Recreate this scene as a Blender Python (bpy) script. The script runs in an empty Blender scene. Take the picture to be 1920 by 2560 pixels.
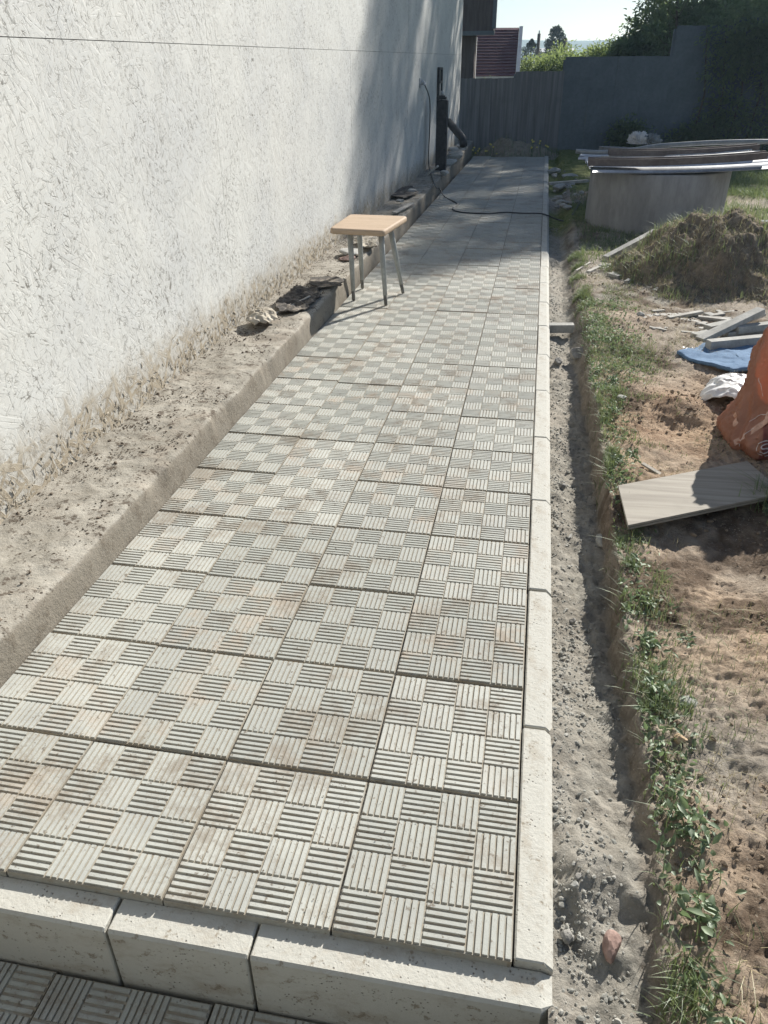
import bpy, bmesh, math, random
import numpy as np
from mathutils import Vector, Matrix, Euler
random.seed(7); rs = np.random.RandomState(11)
R = math.radians
S = bpy.context.scene
COL = S.collection

# ------------------------------------------------------------------ camera
CR = np.array((0.98310015, 0.1829052, -0.00773166))
CU = np.array((-0.08435702, 0.49008588, 0.86758269))
CF = np.array((-0.16247456, 0.85226846, -0.49723284))
CP = np.array((-0.0649310, -0.7247466, 1.2317186))
FPX = 1908.5
cam = bpy.data.cameras.new('camera'); co = bpy.data.objects.new('camera', cam); COL.objects.link(co)
co.matrix_world = Matrix(((CR[0], CU[0], -CF[0], CP[0]), (CR[1], CU[1], -CF[1], CP[1]), (CR[2], CU[2], -CF[2], CP[2]), (0, 0, 0, 1)))
cam.sensor_fit = 'AUTO'; cam.sensor_width = 36; cam.lens = FPX / 2560 * 36
cam.clip_start = .02; cam.clip_end = 3000
S.camera = co
def gp(u, v, z=0.0, Y=None, X=None):
    """surveyed point: photo measurement -> world metres on plane z (or y / x)"""
    d = (u - 960) * CR - (v - 1280) * CU + FPX * CF
    if X is not None: t = (X - CP[0]) / d[0]
    elif Y is not None: t = (Y - CP[1]) / d[1]
    else: t = (z - CP[2]) / d[2]
    return Vector(CP + t * d)

# ------------------------------------------------------------------ world, sun
SUN_AZ, SUN_EL = R(26), R(32)
w = bpy.data.worlds.new('World'); S.world = w; w.use_nodes = True
nt = w.node_tree; nt.nodes.clear()
sky = nt.nodes.new('ShaderNodeTexSky'); sky.sky_type = 'NISHITA'; sky.sun_disc = False
sky.sun_elevation = SUN_EL; sky.sun_rotation = SUN_AZ
sky.air_density = 1.0; sky.dust_density = .45; sky.ozone_density = 2.2
bg = nt.nodes.new('ShaderNodeBackground'); bg.inputs[1].default_value = .057
wo = nt.nodes.new('ShaderNodeOutputWorld')
nt.links.new(sky.outputs[0], bg.inputs[0]); nt.links.new(bg.outputs[0], wo.inputs[0])
sl = bpy.data.lights.new('sun', 'SUN'); sl.energy = 4.7; sl.angle = R(.55); sl.color = (1, .955, .875)
so = bpy.data.objects.new('sun', sl); COL.objects.link(so)
sd = Vector((math.sin(SUN_AZ) * math.cos(SUN_EL), math.cos(SUN_AZ) * math.cos(SUN_EL), math.sin(SUN_EL)))
so.rotation_euler = sd.to_track_quat('Z', 'Y').to_euler(); so.location = (3, 6, 8)
vs = S.view_settings; vs.view_transform = 'Standard'; vs.look = 'None'; vs.exposure = .78; vs.gamma = 1
S.cycles.max_bounces = 6

# ------------------------------------------------------------------ numpy noise
def _h(ix, iy, s):
    n = (ix.astype(np.int64) * 374761393 + iy.astype(np.int64) * 668265263 + s * 974634777) & 0x7fffffff
    n = (n ^ (n >> 13)) * 1274126177 & 0x7fffffff
    return ((n ^ (n >> 16)) & 0xffff) / 65535.0
def vn(x, y, s=0):
    x = np.asarray(x, float); y = np.asarray(y, float)
    ix = np.floor(x); iy = np.floor(y); fx = x - ix; fy = y - iy
    fx = fx * fx * (3 - 2 * fx); fy = fy * fy * (3 - 2 * fy)
    a = _h(ix, iy, s); b = _h(ix + 1, iy, s); c = _h(ix, iy + 1, s); d = _h(ix + 1, iy + 1, s)
    return (a + (b - a) * fx) * (1 - fy) + (c + (d - c) * fx) * fy - .5
def fbm(x, y, f=1., o=4, s=0, g=.5):
    t = 0; a = 1.
    for i in range(o):
        t = t + a * vn(np.asarray(x) * f + 17.3 * i, np.asarray(y) * f - 9.1 * i, s + i); f *= 2.03; a *= g
    return t
def ss(a, b, x):
    t = np.clip((np.asarray(x, float) - a) / (b - a), 0, 1); return t * t * (3 - 2 * t)

# ------------------------------------------------------------------ material helper
class NT:
    def __init__(s, name):
        s.m = bpy.data.materials.new(name); s.m.use_nodes = True; s.t = s.m.node_tree
        s.b = s.t.nodes['Principled BSDF']; s.x = s.t.nodes.new('ShaderNodeTexCoord')
        s.P = s.x.outputs['Object']
    def n(s, ty, ins=None, **kw):
        o = s.t.nodes.new('ShaderNode' + ty)
        for k, v in kw.items(): setattr(o, k, v)
        for k, v in (ins or {}).items(): s.set(o.inputs[k], v)
        return o
    def set(s, sock, v):
        if isinstance(v, bpy.types.NodeSocket): s.t.links.new(v, sock)
        else:
            if isinstance(v, (tuple, list)) and len(v) == 3 and sock.type == 'RGBA': v = (*v, 1)
            sock.default_value = v
    def noise(s, scale, detail=4, rough=.55, vec=None, out=0, dist=0):
        return s.n('TexNoise', {'Vector': vec or s.P, 'Scale': scale, 'Detail': detail, 'Roughness': rough, 'Distortion': dist}).outputs[out]
    def ramp(s, f, a, b, ca=0., cb=1.):
        return s.n('MapRange', {0: f, 1: a, 2: b, 3: ca, 4: cb}, interpolation_type='SMOOTHSTEP').outputs[0]
    def mix(s, f, a, b, mode='MIX'):
        o = s.n('Mix', {0: f}, data_type='RGBA', blend_type=mode); s.set(o.inputs[6], a); s.set(o.inputs[7], b); return o.outputs[2]
    def math(s, op, a, b=0.): return s.n('Math', {0: a, 1: b}, operation=op).outputs[0]
    def mapv(s, scale, rot=(0, 0, 0), loc=(0, 0, 0), vec=None):
        return s.n('Mapping', {'Vector': vec or s.P, 'Scale': scale, 'Rotation': rot, 'Location': loc}).outputs[0]
    def attr(s, name): return s.n('Attribute', attribute_name=name)
    def bump(s, h, strength=.5, dist=.005, prev=None):
        o = s.n('Bump', {'Height': h, 'Strength': strength, 'Distance': dist})
        if prev is not None: s.set(o.inputs['Normal'], prev)
        return o.outputs[0]
    def done(s, color, rough=.8, normal=None, spec=.3, **kw):
        s.set(s.b.inputs['Base Color'], color); s.set(s.b.inputs['Roughness'], rough); s.set(s.b.inputs['Specular IOR Level'], spec)
        if normal is not None: s.set(s.b.inputs['Normal'], normal)
        for k, v in kw.items(): s.set(s.b.inputs[k.replace('_', ' ')], v)
        return s.m

def simple(name, c1, c2, scale=20, rough=.8, bump=.4, bd=.003, spec=.3, stretch=(1, 1, 1), metallic=0.):
    n = NT(name); v = n.mapv(stretch)
    f = n.noise(scale, 5, .6, v); g = n.noise(scale * 6, 3, .6, v)
    c = n.mix(n.ramp(f, .3, .7), c1, c2); c = n.mix(n.ramp(g, .35, .75, 0, .35), c, tuple(x * .55 for x in c1))
    return n.done(c, rough, n.bump(n.math('ADD', f, n.math('MULTIPLY', g, .5)), bump, bd), spec, Metallic=metallic)

# painted OSB
def osb_mat():
    n = NT('painted_strand_board')
    flat = n.mapv((.001, 1, 1)); wob = n.noise(14, 2, .5, flat, out=1)
    base = n.n('VectorMath', {0: flat, 1: n.n('VectorMath', {0: n.n('VectorMath', {0: wob, 1: (.5, .5, .5)}, operation='SUBTRACT').outputs[0], 'Scale': .009}, operation='SCALE').outputs[0]}, operation='ADD').outputs[0]
    H = None; lines = None; grain = None
    for i, (deg, sy, sz) in enumerate(((28, 9, 50), (-47, 8, 58), (82, 11, 44), (-12, 12, 66), (58, 11, 60))):
        v = n.mapv((.01, sy, sz), vec=n.n('VectorRotate', {'Vector': base, 'Angle': R(deg), 'Axis': (1, 0, 0)}, rotation_type='AXIS_ANGLE').outputs[0])
        v = n.n('Mapping', {'Vector': v, 'Location': (0, 3.7 * i, 8.1 * i)}).outputs[0]
        vo = n.n('TexVoronoi', {'Vector': v, 'Scale': 1.}); ed = n.n('TexVoronoi', {'Vector': v, 'Scale': 1.}, feature='DISTANCE_TO_EDGE').outputs[0]
        cs_ = n.n('SeparateColor', {0: vo.outputs['Color']}); h = cs_.outputs[0]
        h = n.math('MULTIPLY', h, n.ramp(ed, 0, .12, .6, 1))
        ln = n.math('MULTIPLY', n.ramp(ed, .015, .06, 1, 0), n.ramp(cs_.outputs[1], .66, .74))
        gr = n.math('MULTIPLY', n.noise(1, 2, .5, n.mapv((1, .5, 7), vec=v)), n.ramp(cs_.outputs[0], .5, .8))
        H = h if H is None else n.math('MAXIMUM', H, h); lines = ln if lines is None else n.math('MAXIMUM', lines, ln); grain = gr if grain is None else n.math('MAXIMUM', grain, gr)
    z = n.n('SeparateXYZ', {0: n.P}).outputs[2]
    dens = n.math('MULTIPLY', n.ramp(n.noise(3.2, 4, .65, flat), .38, .62, .35, 1.), n.ramp(n.noise(42, 3, .65, flat), .42, .60))
    crack = n.math('MULTIPLY', lines, dens)
    low = n.ramp(n.math('ADD', z, n.math('MULTIPLY', n.noise(7, 4, .7), -.42)), -.045, .12, 1., 0.)   # bare, worn board near the foot
    big = n.noise(1.6, 4, .6)
    paint = n.mix(n.ramp(big, .35, .7), (.62, .62, .59), (.55, .555, .545))
    paint = n.mix(n.ramp(H, .6, .95, .3, 0), paint, (.52, .51, .475))
    c = n.mix(n.math('MULTIPLY', crack, .85), paint, (.15, .14, .12))
    bare = n.mix(n.ramp(grain, .35, .62), (.15, .12, .085), (.48, .42, .325))
    bmask = n.math('MULTIPLY', low, n.ramp(n.math('ADD', H, n.math('MULTIPLY', n.noise(30, 3, .7), .6)), .98, 1.18))
    c = n.mix(bmask, c, bare)
    c = n.mix(n.math('MULTIPLY', n.ramp(n.noise(26, 5, .7), .52, .68), n.math('MULTIPLY', low, .7)), c, (.10, .075, .05))
    c = n.mix(n.math('MULTIPLY', n.ramp(n.math('ADD', z, n.math('MULTIPLY', n.noise(11, 5, .75), -.5)), -.06, .10, 1., 0.), .42), c, (.31, .265, .20))
    h = n.math('ADD', H, n.math('ADD', n.math('MULTIPLY', grain, .35), n.math('MULTIPLY', crack, -.8)))
    nm = n.bump(h, .5, .0024)
    nm = n.bump(n.noise(3.0, 3, .5), .35, .02, nm)
    return n.done(c, .62, nm, .3)

def tile_mat():
    n = NT('cast_concrete_paving')
    at = n.attr('tone'); tone = n.n('SeparateColor', {0: at.outputs['Color']})
    z = n.attr('groove').outputs['Fac']
    c = n.mix(tone.outputs[0], (.345, .355, .325), (.475, .48, .44))
    c = n.mix(n.math('MULTIPLY', n.ramp(n.noise(5, 5, .65), .42, .68), .75), c, (.355, .36, .335))
    c = n.mix(n.math('MULTIPLY', n.ramp(n.noise(4.2, 8, .78, n.mapv((1, 1, 1), loc=(7, 3, 0))), .50, .64), n.math('ADD', .12, n.math('MULTIPLY', tone.outputs[1], .6))), c, (.44, .355, .275))
    c = n.mix(n.math('MULTIPLY', n.ramp(n.noise(3.0, 9, .82, n.mapv((1, 1, 1), loc=(2, 9, 0))), .50, .62), .62), c, (.225, .185, .14))
    c = n.mix(n.ramp(n.noise(130, 3, .6), .60, .74, 0, .5), c, (.24, .22, .19))
    c = n.mix(n.ramp(n.noise(60, 3, .7), .61, .68, 0, .75), c, (.13, .10, .07))
    c = n.mix(n.math('MULTIPLY', z, n.ramp(n.noise(45, 3, .6), .3, .65, .35, .85)), c, (.30, .255, .19))
    nm = n.bump(n.noise(420, 4, .6), .35, .0012); nm = n.bump(n.noise(60, 4, .6), .3, .002, nm)
    return n.done(c, n.ramp(n.noise(9, 3), .3, .7, .55, .75), nm, .35)

def kerb_mat():
    n = NT('kerb_concrete'); oi = n.n('ObjectInfo').outputs['Random']
    c = n.mix(n.noise(6, 5, .65), (.42, .41, .37), (.52, .51, .46))
    c = n.mix(n.math('MULTIPLY', oi, .5), c, (.49, .48, .43))
    c = n.mix(n.ramp(n.noise(13, 6, .75, n.mapv((1, .5, 1))), .46, .66, 0, .75), c, (.36, .32, .26))
    vo = n.n('TexVoronoi', {'Vector': n.P, 'Scale': 120}).outputs[0]
    pit = n.math('MULTIPLY', n.ramp(vo, .12, .26, 1, 0), n.ramp(n.noise(22, 3), .48, .62))
    c = n.mix(n.math('MULTIPLY', pit, .8), c, (.13, .11, .09))
    c = n.mix(n.ramp(n.noise(30, 5, .75), .56, .66, 0, .75), c, (.21, .17, .12))
    nm = n.bump(pit, .8, -.0016); nm = n.bump(n.noise(90, 5, .65), .6, .003, nm)
    return n.done(c, .75, nm, .3)

def ledge_mat():
    n = NT('raw_cast_concrete')
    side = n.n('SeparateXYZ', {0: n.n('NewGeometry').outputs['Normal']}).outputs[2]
    c = n.mix(n.ramp(n.noise(7, 6, .7), .3, .7), (.235, .215, .18), (.40, .375, .325))
    c = n.mix(n.ramp(n.noise(2.3, 5, .7), .5, .7, 0, .6), c, (.31, .26, .21))
    vo = n.n('TexVoronoi', {'Vector': n.mapv((1, 1, 1)), 'Scale': 70}).outputs[0]
    sp = n.math('MULTIPLY', n.ramp(vo, .16, .36, 1, 0), n.ramp(n.noise(9, 4, .7), .47, .58))
    c = n.mix(sp, c, (.05, .038, .028))
    c = n.mix(n.ramp(n.noise(16, 6, .78), .54, .62, 0, .8), c, (.075, .055, .04))
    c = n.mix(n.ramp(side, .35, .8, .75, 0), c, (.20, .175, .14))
    nm = n.bump(n.noise(110, 6, .7), .8, .004); nm = n.bump(n.noise(16, 6, .7), .5, .012, nm)
    return n.done(c, .95, nm, .15)

def soil_mat(name='soil'):
    n = NT(name); z = n.attr('zone'); sc = n.n('SeparateColor', {0: z.outputs['Color']})
    f = n.noise(14, 7, .7); g = n.noise(3, 5, .6)
    sand = n.mix(n.ramp(f, .3, .7), (.22, .205, .175), (.38, .36, .315))
    sand = n.mix(n.ramp(g, .4, .7, 0, .6), sand, (.36, .32, .27))
    brown = n.mix(n.ramp(f, .3, .7), (.24, .16, .105), (.44, .33, .235))
    brown = n.mix(n.ramp(g, .42, .66, 0, .7), brown, (.47, .345, .235))
    dark = n.mix(n.ramp(f, .35, .7), (.075, .052, .036), (.20, .15, .11))
    green = n.mix(n.ramp(f, .35, .65), (.085, .12, .03), (.20, .21, .075))
    c = n.mix(sc.outputs[0], sand, brown); c = n.mix(sc.outputs[1], c, dark); c = n.mix(sc.outputs[2], c, green)
    vo = n.n('TexVoronoi', {'Vector': n.P, 'Scale': 75, 'Randomness': 1.})
    c = n.mix(n.math('MULTIPLY', n.ramp(n.noise(70, 4, .75), .55, .72), .65), c, (.12, .095, .07))
    c = n.mix(n.ramp(n.noise(150, 3, .6), .58, .75, 0, .4), c, (.58, .52, .43))
    nm = n.bump(n.noise(95, 6, .75), 1., .006); nm = n.bump(vo.outputs[0], .35, .004, nm)
    return n.done(c, .95, nm, .1)

def leaf_mat(name, c1, c2, trans=.35, rough=.55):
    n = NT(name); a = n.attr('tone').outputs['Fac']
    c = n.mix(a, c1, c2)
    n.t.nodes.remove(n.b)
    d = n.n('BsdfDiffuse', {0: c}); g = n.n('BsdfGlossy', {0: (.9, .95, .9), 1: rough}); tr = n.n('BsdfTranslucent', {0: n.mix(.5, c, tuple(min(1, x * 2.2) for x in c2))})
    m1 = n.n('MixShader', {0: trans, 1: d.outputs[0], 2: tr.outputs[0]})
    m2 = n.n('MixShader', {0: .07, 1: m1.outputs[0], 2: g.outputs[0]})
    o = [x for x in n.t.nodes if x.type == 'OUTPUT_MATERIAL'][0]; n.t.links.new(m2.outputs[0], o.inputs[0])
    return n.m

def wood_mat(name, c1, c2, axis=0, scale=1.):
    n = NT(name); st = [60 * scale] * 3; st[axis] = 2.5 * scale
    f = n.noise(1, 5, .6, n.mapv(tuple(st))); g = n.noise(8 * scale, 4, .6)
    c = n.mix(n.ramp(f, .3, .7), c1, c2); c = n.mix(n.ramp(g, .5, .75, 0, .35), c, tuple(x * .7 for x in c1))
    return n.done(c, .7, n.bump(f, .35, .0015), .25)

def felt_mat():
    n = NT('old_roofing_felt'); f = n.noise(30, 6, .7)
    c = n.mix(n.ramp(f, .35, .7), (.03, .028, .027), (.13, .115, .10)); c = n.mix(n.ramp(n.noise(9, 5, .7), .52, .7, 0, .8), c, (.36, .31, .25))
    return n.done(c, .85, n.bump(f, .7, .004), .25)

M = dict(
    osb=osb_mat(), tile=tile_mat(), kerb=kerb_mat(), ledge=ledge_mat(), soil=soil_mat(), felt=felt_mat(),
    leaf=leaf_mat('grass_blade', (.05, .078, .026), (.17, .21, .08)),
    straw=leaf_mat('dry_grass', (.25, .19, .09), (.50, .42, .24), .2),
    weed=leaf_mat('weed_leaf', (.055, .095, .04), (.16, .22, .10)),
    tree=leaf_mat('tree_leaf', (.05, .08, .035), (.15, .20, .085), .6),
    bush=leaf_mat('bush_leaf', (.10, .15, .045), (.26, .32, .11), .4),
    pine=leaf_mat('spruce_needles', (.018, .035, .02), (.045, .075, .035), .1),
    bark=simple('bark', (.10, .075, .055), (.22, .18, .14), 12, .9, .7, .01),
    seat=wood_mat('pale_varnished_board', (.38, .28, .19), (.47, .36, .26), 0),
    leg=simple('grey_painted_wood', (.30, .32, .315), (.40, .42, .41), 14, .5, .2, .001, .45),
    foot=simple('worn_dirty_wood', (.12, .11, .095), (.26, .25, .22), 40, .8, .3, .001),
    fence=wood_mat('weathered_dark_board', (.16, .155, .155), (.26, .25, .25), 2, .4),
    sheet=simple('veil_lifted_sheet', (.12, .14, .155), (.165, .185, .20), 3, .6, .1, .002, .4),  # blue-grey raised so the colour carries the hazy veil over the fence
    dark=simple('black_bitumen_coat', (.022, .023, .025), (.05, .05, .052), 18, .6, .3, .002, .4),
    rust=simple('rusty_sheet_steel', (.11, .09, .082), (.18, .15, .138), 9, .7, .3, .003, .4),
    zinc=simple('weathered_zinc', (.40, .41, .42), (.58, .59, .60), 8, .38, .2, .002, .5, metallic=.6),
    pipe=simple('grey_plastic_pipe', (.20, .22, .23), (.30, .32, .33), 10, .35, .1, .001, .5),
    ring=simple('stained_ring_concrete', (.27, .265, .26), (.38, .37, .36), 3.5, .9, .4, .006, .2, (1, 1, .35)),
    block=simple('grey_cast_block', (.33, .325, .30), (.47, .46, .43), 14, .85, .4, .003, .25),
    stone=simple('grey_stone', (.19, .18, .165), (.38, .365, .335), 25, .8, .5, .004, .3),
    gravel=simple('river_gravel', (.20, .20, .18), (.42, .405, .36), 30, .75, .3, .002, .35),
    rstone=simple('reddish_stone', (.26, .17, .14), (.40, .28, .24), 25, .8, .5, .004, .3),
    plank=wood_mat('sun_bleached_board', (.24, .215, .18), (.35, .32, .27), 0, .7),
    lath=simple('grey_weathered_wood', (.34, .32, .29), (.52, .50, .45), 8, .8, .3, .002, .25, (3, 1, 3)),
    white=simple('white_plastic_film', (.74, .73, .71), (.84, .83, .81), 10, .4, .4, .006, .5),
    rag=simple('dusty_canvas', (.40, .35, .28), (.60, .55, .46), 30, .9, .6, .004, .1),
    blue=simple('blue_foam_mat', (.10, .18, .30), (.155, .25, .385), 25, .85, .5, .004, .2),
    cable=simple('black_rubber', (.018, .019, .021), (.03, .031, .034), 30, .5, .1, .001, .5),
    plug=simple('grey_plug_plastic', (.42, .44, .46), (.5, .52, .54), 30, .4, .1, .001, .5),
    roof=simple('maroon_roof_sheet', (.12, .05, .055), (.17, .07, .078), 4, .55, .1, .003, .4),
    trim=simple('pale_trim', (.55, .56, .56), (.66, .67, .67), 6, .6, .1, .002, .4),
    brownwall=simple('brown_board_wall', (.10, .08, .075), (.16, .13, .12), 5, .8, .3, .004, .2, (4, 4, .4)),
    hill=simple('distant_hill_woods', (.05, .085, .06), (.09, .13, .08), .03, 1., .2, 1.),
    cork=simple('brown_cardboard', (.42, .30, .19), (.52, .39, .26), 20, .85, .2, .002, .2),
    palebag=simple('pale_print_film', (.58, .33, .24), (.66, .42, .33), 22, .35, .3, .002, .4),
    clod=simple('dry_clod', (.17, .13, .095), (.38, .30, .22), 30, .95, .5, .003, .1),
    stalk=simple('green_stalk', (.08, .12, .04), (.12, .16, .06), 20),
    flower=simple('yellow_flower', (.65, .52, .06), (.75, .65, .18), 30, .7, .1, .001),
    paper=simple('print_ink_pale', (.66, .56, .52), (.74, .64, .60), 20, .6, .1, .001),
)

# ------------------------------------------------------------------ object helpers
def meshobj(name, V, F, mat, parent=None, smooth=False, mats=None, mi=None, bevel=0, tone=None, toneattr='tone'):
    me = bpy.data.meshes.new(name)
    V = np.asarray(V, dtype=np.float32); 
    if isinstance(F, np.ndarray):
        n, k = F.shape; me.vertices.add(len(V)); me.vertices.foreach_set('co', V.ravel())
        me.loops.add(n * k); me.loops.foreach_set('vertex_index', F.astype(np.int32).ravel())
        me.polygons.add(n); me.polygons.foreach_set('loop_start', np.arange(0, n * k, k, dtype=np.int32))
        me.update(calc_edges=True)
    else: me.from_pydata(V.tolist(), [], F); me.update()
    for m in (mats or [mat]): me.materials.append(m)
    if mi is not None: me.polygons.foreach_set('material_index', np.asarray(mi, dtype=np.int32))
    me.polygons.foreach_set('use_smooth', [bool(smooth)] * len(me.polygons))
    if tone is not None:
        for nm, t in (tone.items() if isinstance(tone, dict) else [(toneattr, tone)]):
            t = np.asarray(t, dtype=np.float32)
            if t.ndim == 1: a = me.attributes.new(nm, 'FLOAT', 'POINT'); a.data.foreach_set('value', t)
            else:
                a = me.attributes.new(nm, 'FLOAT_COLOR', 'POINT')
                if t.shape[1] == 3: t = np.concatenate([t, np.ones((len(t), 1), np.float32)], 1)
                a.data.foreach_set('color', t.ravel())
    o = bpy.data.objects.new(name, me); COL.objects.link(o)
    if parent: o.parent = parent
    if bevel:
        b = o.modifiers.new('bevel', 'BEVEL'); b.width = bevel; b.segments = 2; b.limit_method = 'ANGLE'
    return o
def tag(o, label, cat, group=None):
    o['label'] = label; o['category'] = cat
    if group: o['group'] = group
    return o
def kind(o, k): o['kind'] = k; return o
def empty(name, loc, label, cat, group=None, rz=0):
    o = bpy.data.objects.new(name, None); o.empty_display_size = .1; COL.objects.link(o); o.location = loc; o.rotation_euler.z = rz
    return tag(o, label, cat, group)
class MB:
    def __init__(s): s.V = []; s.F = []
    def add(s, V, F):
        k = len(s.V); s.V += [tuple(v) for v in V]; s.F += [tuple(i + k for i in f) for f in F]; return s
    def box(s, c, d, rot=None, jit=0):
        V = []
        for z in (-.5, .5):
            for x, y in ((-.5, -.5), (.5, -.5), (.5, .5), (-.5, .5)):
                v = Vector((x * d[0], y * d[1], z * d[2])) + Vector((random.uniform(-jit, jit), random.uniform(-jit, jit), random.uniform(-jit, jit)))
                if rot is not None: v = rot @ v
                V.append(v + Vector(c))
        return s.add(V, [(3, 2, 1, 0), (4, 5, 6, 7), (0, 1, 5, 4), (1, 2, 6, 5), (2, 3, 7, 6), (3, 0, 4, 7)])
    def tube(s, pts, r, seg=10, caps=True):
        pts = [Vector(p) for p in pts]; rr = r if isinstance(r, (list, tuple)) else [r] * len(pts); V = []; F = []
        up = Vector((0, 0, 1)); t0 = (pts[1] - pts[0]).normalized()
        if abs(t0.z) > .9: up = Vector((1, 0, 0))
        for i, p in enumerate(pts):
            t = (pts[min(i + 1, len(pts) - 1)] - pts[max(i - 1, 0)]).normalized()
            a = up - t * up.dot(t); a.normalize(); up = a; b = t.cross(a)
            for k in range(seg):
                th = 2 * math.pi * k / seg; V.append(p + (a * math.cos(th) + b * math.sin(th)) * rr[i])
        for i in range(len(pts) - 1):
            for k in range(seg):
                k2 = (k + 1) % seg; F.append((i * seg + k, i * seg + k2, (i + 1) * seg + k2, (i + 1) * seg + k))
        if caps: F.append(tuple(range(seg - 1, -1, -1))); F.append(tuple((len(pts) - 1) * seg + k for k in range(seg)))
        return s.add(V, F)
    def build(s, name, mat, parent=None, smooth=False, bevel=0): return meshobj(name, s.V, s.F, mat, parent, smooth, bevel=bevel)
def curve_pts(ctrl, n=12):
    """Catmull-Rom through control points"""
    P = [Vector(c) for c in ctrl]; P = [P[0] * 2 - P[1]] + P + [P[-1] * 2 - P[-2]]; out = []
    for i in range(1, len(P) - 2):
        for k in range(n):
            t = k / n; a, b, c, d = P[i - 1], P[i], P[i + 1], P[i + 2]
            out.append(.5 * ((2 * b) + (c - a) * t + (2 * a - 5 * b + 4 * c - d) * t * t + (3 * b - a - 3 * c + d) * t ** 3))
    out.append(P[-2]); return out
def grid_faces(nu, nv):
    i = np.arange(nu - 1)[:, None] * nv + np.arange(nv - 1)[None, :]; i = i.ravel()
    return np.stack([i, i + nv, i + nv + 1, i + 1], 1)
def crumpled(name, outline, z, mat, thick=.004, amp=.02, f=14, seed=0, n=34, parent=None, lift=None):
    """a thin crumpled sheet bounded by an outline (list of xy), with real thickness"""
    P = np.array(outline, float); mn = P.min(0); mx = P.max(0); g = []
    c = P.mean(0)
    # radial grid
    nr, na = n // 2, n * 2; V = []
    ang = np.linspace(0, 1, na, endpoint=False); L = len(P)
    for a in ang:
        k = a * L; i = int(k) % L; t = k - int(k); e = P[i] * (1 - t) + P[(i + 1) % L] * t
        for r in range(nr + 1): V.append(c + (e - c) * (r / nr))
    V = np.array(V); x, y = V[:, 0], V[:, 1]
    edge = fbm(x, y, 30, 3, seed + 5) * .022
    zz = z + amp * (1 - 2 * np.abs(fbm(x, y, f, 4, seed, .55))) * .6 + (lift(x, y) if lift else 0)
    x = x + edge; y = y + fbm(x, y, 30, 3, seed + 9) * .012
    top = np.stack([x, y, zz + thick], 1); bot = np.stack([x, y, zz], 1); N = len(x); F = []
    w_ = nr + 1
    for a in range(na):
        b = (a + 1) % na
        for r in range(nr):
            q = (a * w_ + r, a * w_ + r + 1, b * w_ + r + 1, b * w_ + r)
            F.append(q); F.append(tuple(N + i for i in q[::-1]))
        F.append((a * w_ + nr, N + a * w_ + nr, N + b * w_ + nr, b * w_ + nr))
    return meshobj(name, np.concatenate([top, bot]), F, mat, parent, True)
_ico = {}
def ico(sub):
    if sub not in _ico:
        bm = bmesh.new(); bmesh.ops.create_icosphere(bm, subdivisions=sub, radius=1)
        _ico[sub] = (np.array([v.co[:] for v in bm.verts]), np.array([[v.index for v in f.verts] for f in bm.faces])); bm.free()
    return _ico[sub]
def rock_verts(r, seed, sub=2, ang=.35):
    V, F = ico(sub); d = V * 1.0
    rr = np.random.RandomState(seed)
    for _ in range(9):   # planar cuts give facets
        nn = rr.normal(size=3); nn /= np.linalg.norm(nn); h = rr.uniform(.55, .9); k = d @ nn
        d = d - np.outer(np.maximum(k - h, 0), nn)
    d = d * (1 + .12 * fbm(V[:, 0] * 2 + V[:, 2], V[:, 1] * 2 - V[:, 2], 2, 3, seed))[:, None]
    return d * np.array(r), F
def rock(name, loc, r, mat, seed, label=None, cat='stone', group=None, rz=0, tilt=0, sub=3):
    V, F = rock_verts(r, seed, sub); o = meshobj(name, V, F, mat)
    o.location = loc; o.rotation_euler = (tilt, 0, rz)
    if label: tag(o, label, cat, group)
    return o

# ================================================================== SETTING
# ---- terrain on the right (heightfield)
def xbank(y): return .245 + .008 * vn(np.asarray(y) * 34., 0 * np.asarray(y), 6) + .02 * vn(np.asarray(y) * 3.1, 0 * np.asarray(y), 3) + .012 * vn(np.asarray(y) * 11., 0 * np.asarray(y), 4) - .03 * ss(2.6, 4.5, y) - .03 * ss(.35, -.2, y)
def terrain_h(x, y):
    x = np.asarray(x, float); y = np.asarray(y, float)
    xb = xbank(y)
    depth = .115 - .05 * ss(2.8, 4.6, y) - .075 * ss(1.05, .35, y)
    floor = -depth + .035 * ss(.17, .065, x) * (.6 + vn(x * 3, y * 3.5, 21)) + .016 * fbm(x, y, 9, 4, 2) + .010 * fbm(x, y, 40, 4, 5, .6)
    lump = .05 * np.maximum(0, fbm(x, y, 5, 3, 31)) * ss(.06, .12, x)
    floor = floor + lump * ss(.8, .2, y)
    top = .016 + .034 * fbm(x, y, 2.4, 4, 8) + .010 * fbm(x, y, 9, 5, 12, .6) + .010 * fbm(x, y, 60, 4, 14, .7)
    top = top - .05 * np.exp(-(((x - .60) / .22) ** 2 + ((y - 1.32) / .20) ** 2))            # hollow under the board
    top = top - .035 * np.exp(-(((x - .56) / .1) ** 2 + ((y - 2.25) / .09) ** 2)) + .03 * np.exp(-(((x - .60) / .12) ** 2 + ((y - 2.42) / .1) ** 2))
    top = top + .045 * np.exp(-(((x - .62) / .16) ** 2 + ((y - .72) / .2) ** 2)) + .03 * np.exp(-(((x - .72) / .1) ** 2 + ((y - 1.02) / .1) ** 2)) * (1 + 2 * fbm(x, y, 25, 4, 811, .65)) - .03 * np.exp(-(((x - .5) / .1) ** 2 + ((y + .02) / .09) ** 2))
    wd = .010 + .05 * ss(2.4, 4., y)
    s_ = ss(-wd, wd * 1.2, x - xb)
    h = floor * (1 - s_) + top * s_
    h = h * ss(60, 9, np.hypot(x, y)) + 0
    return h
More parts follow.
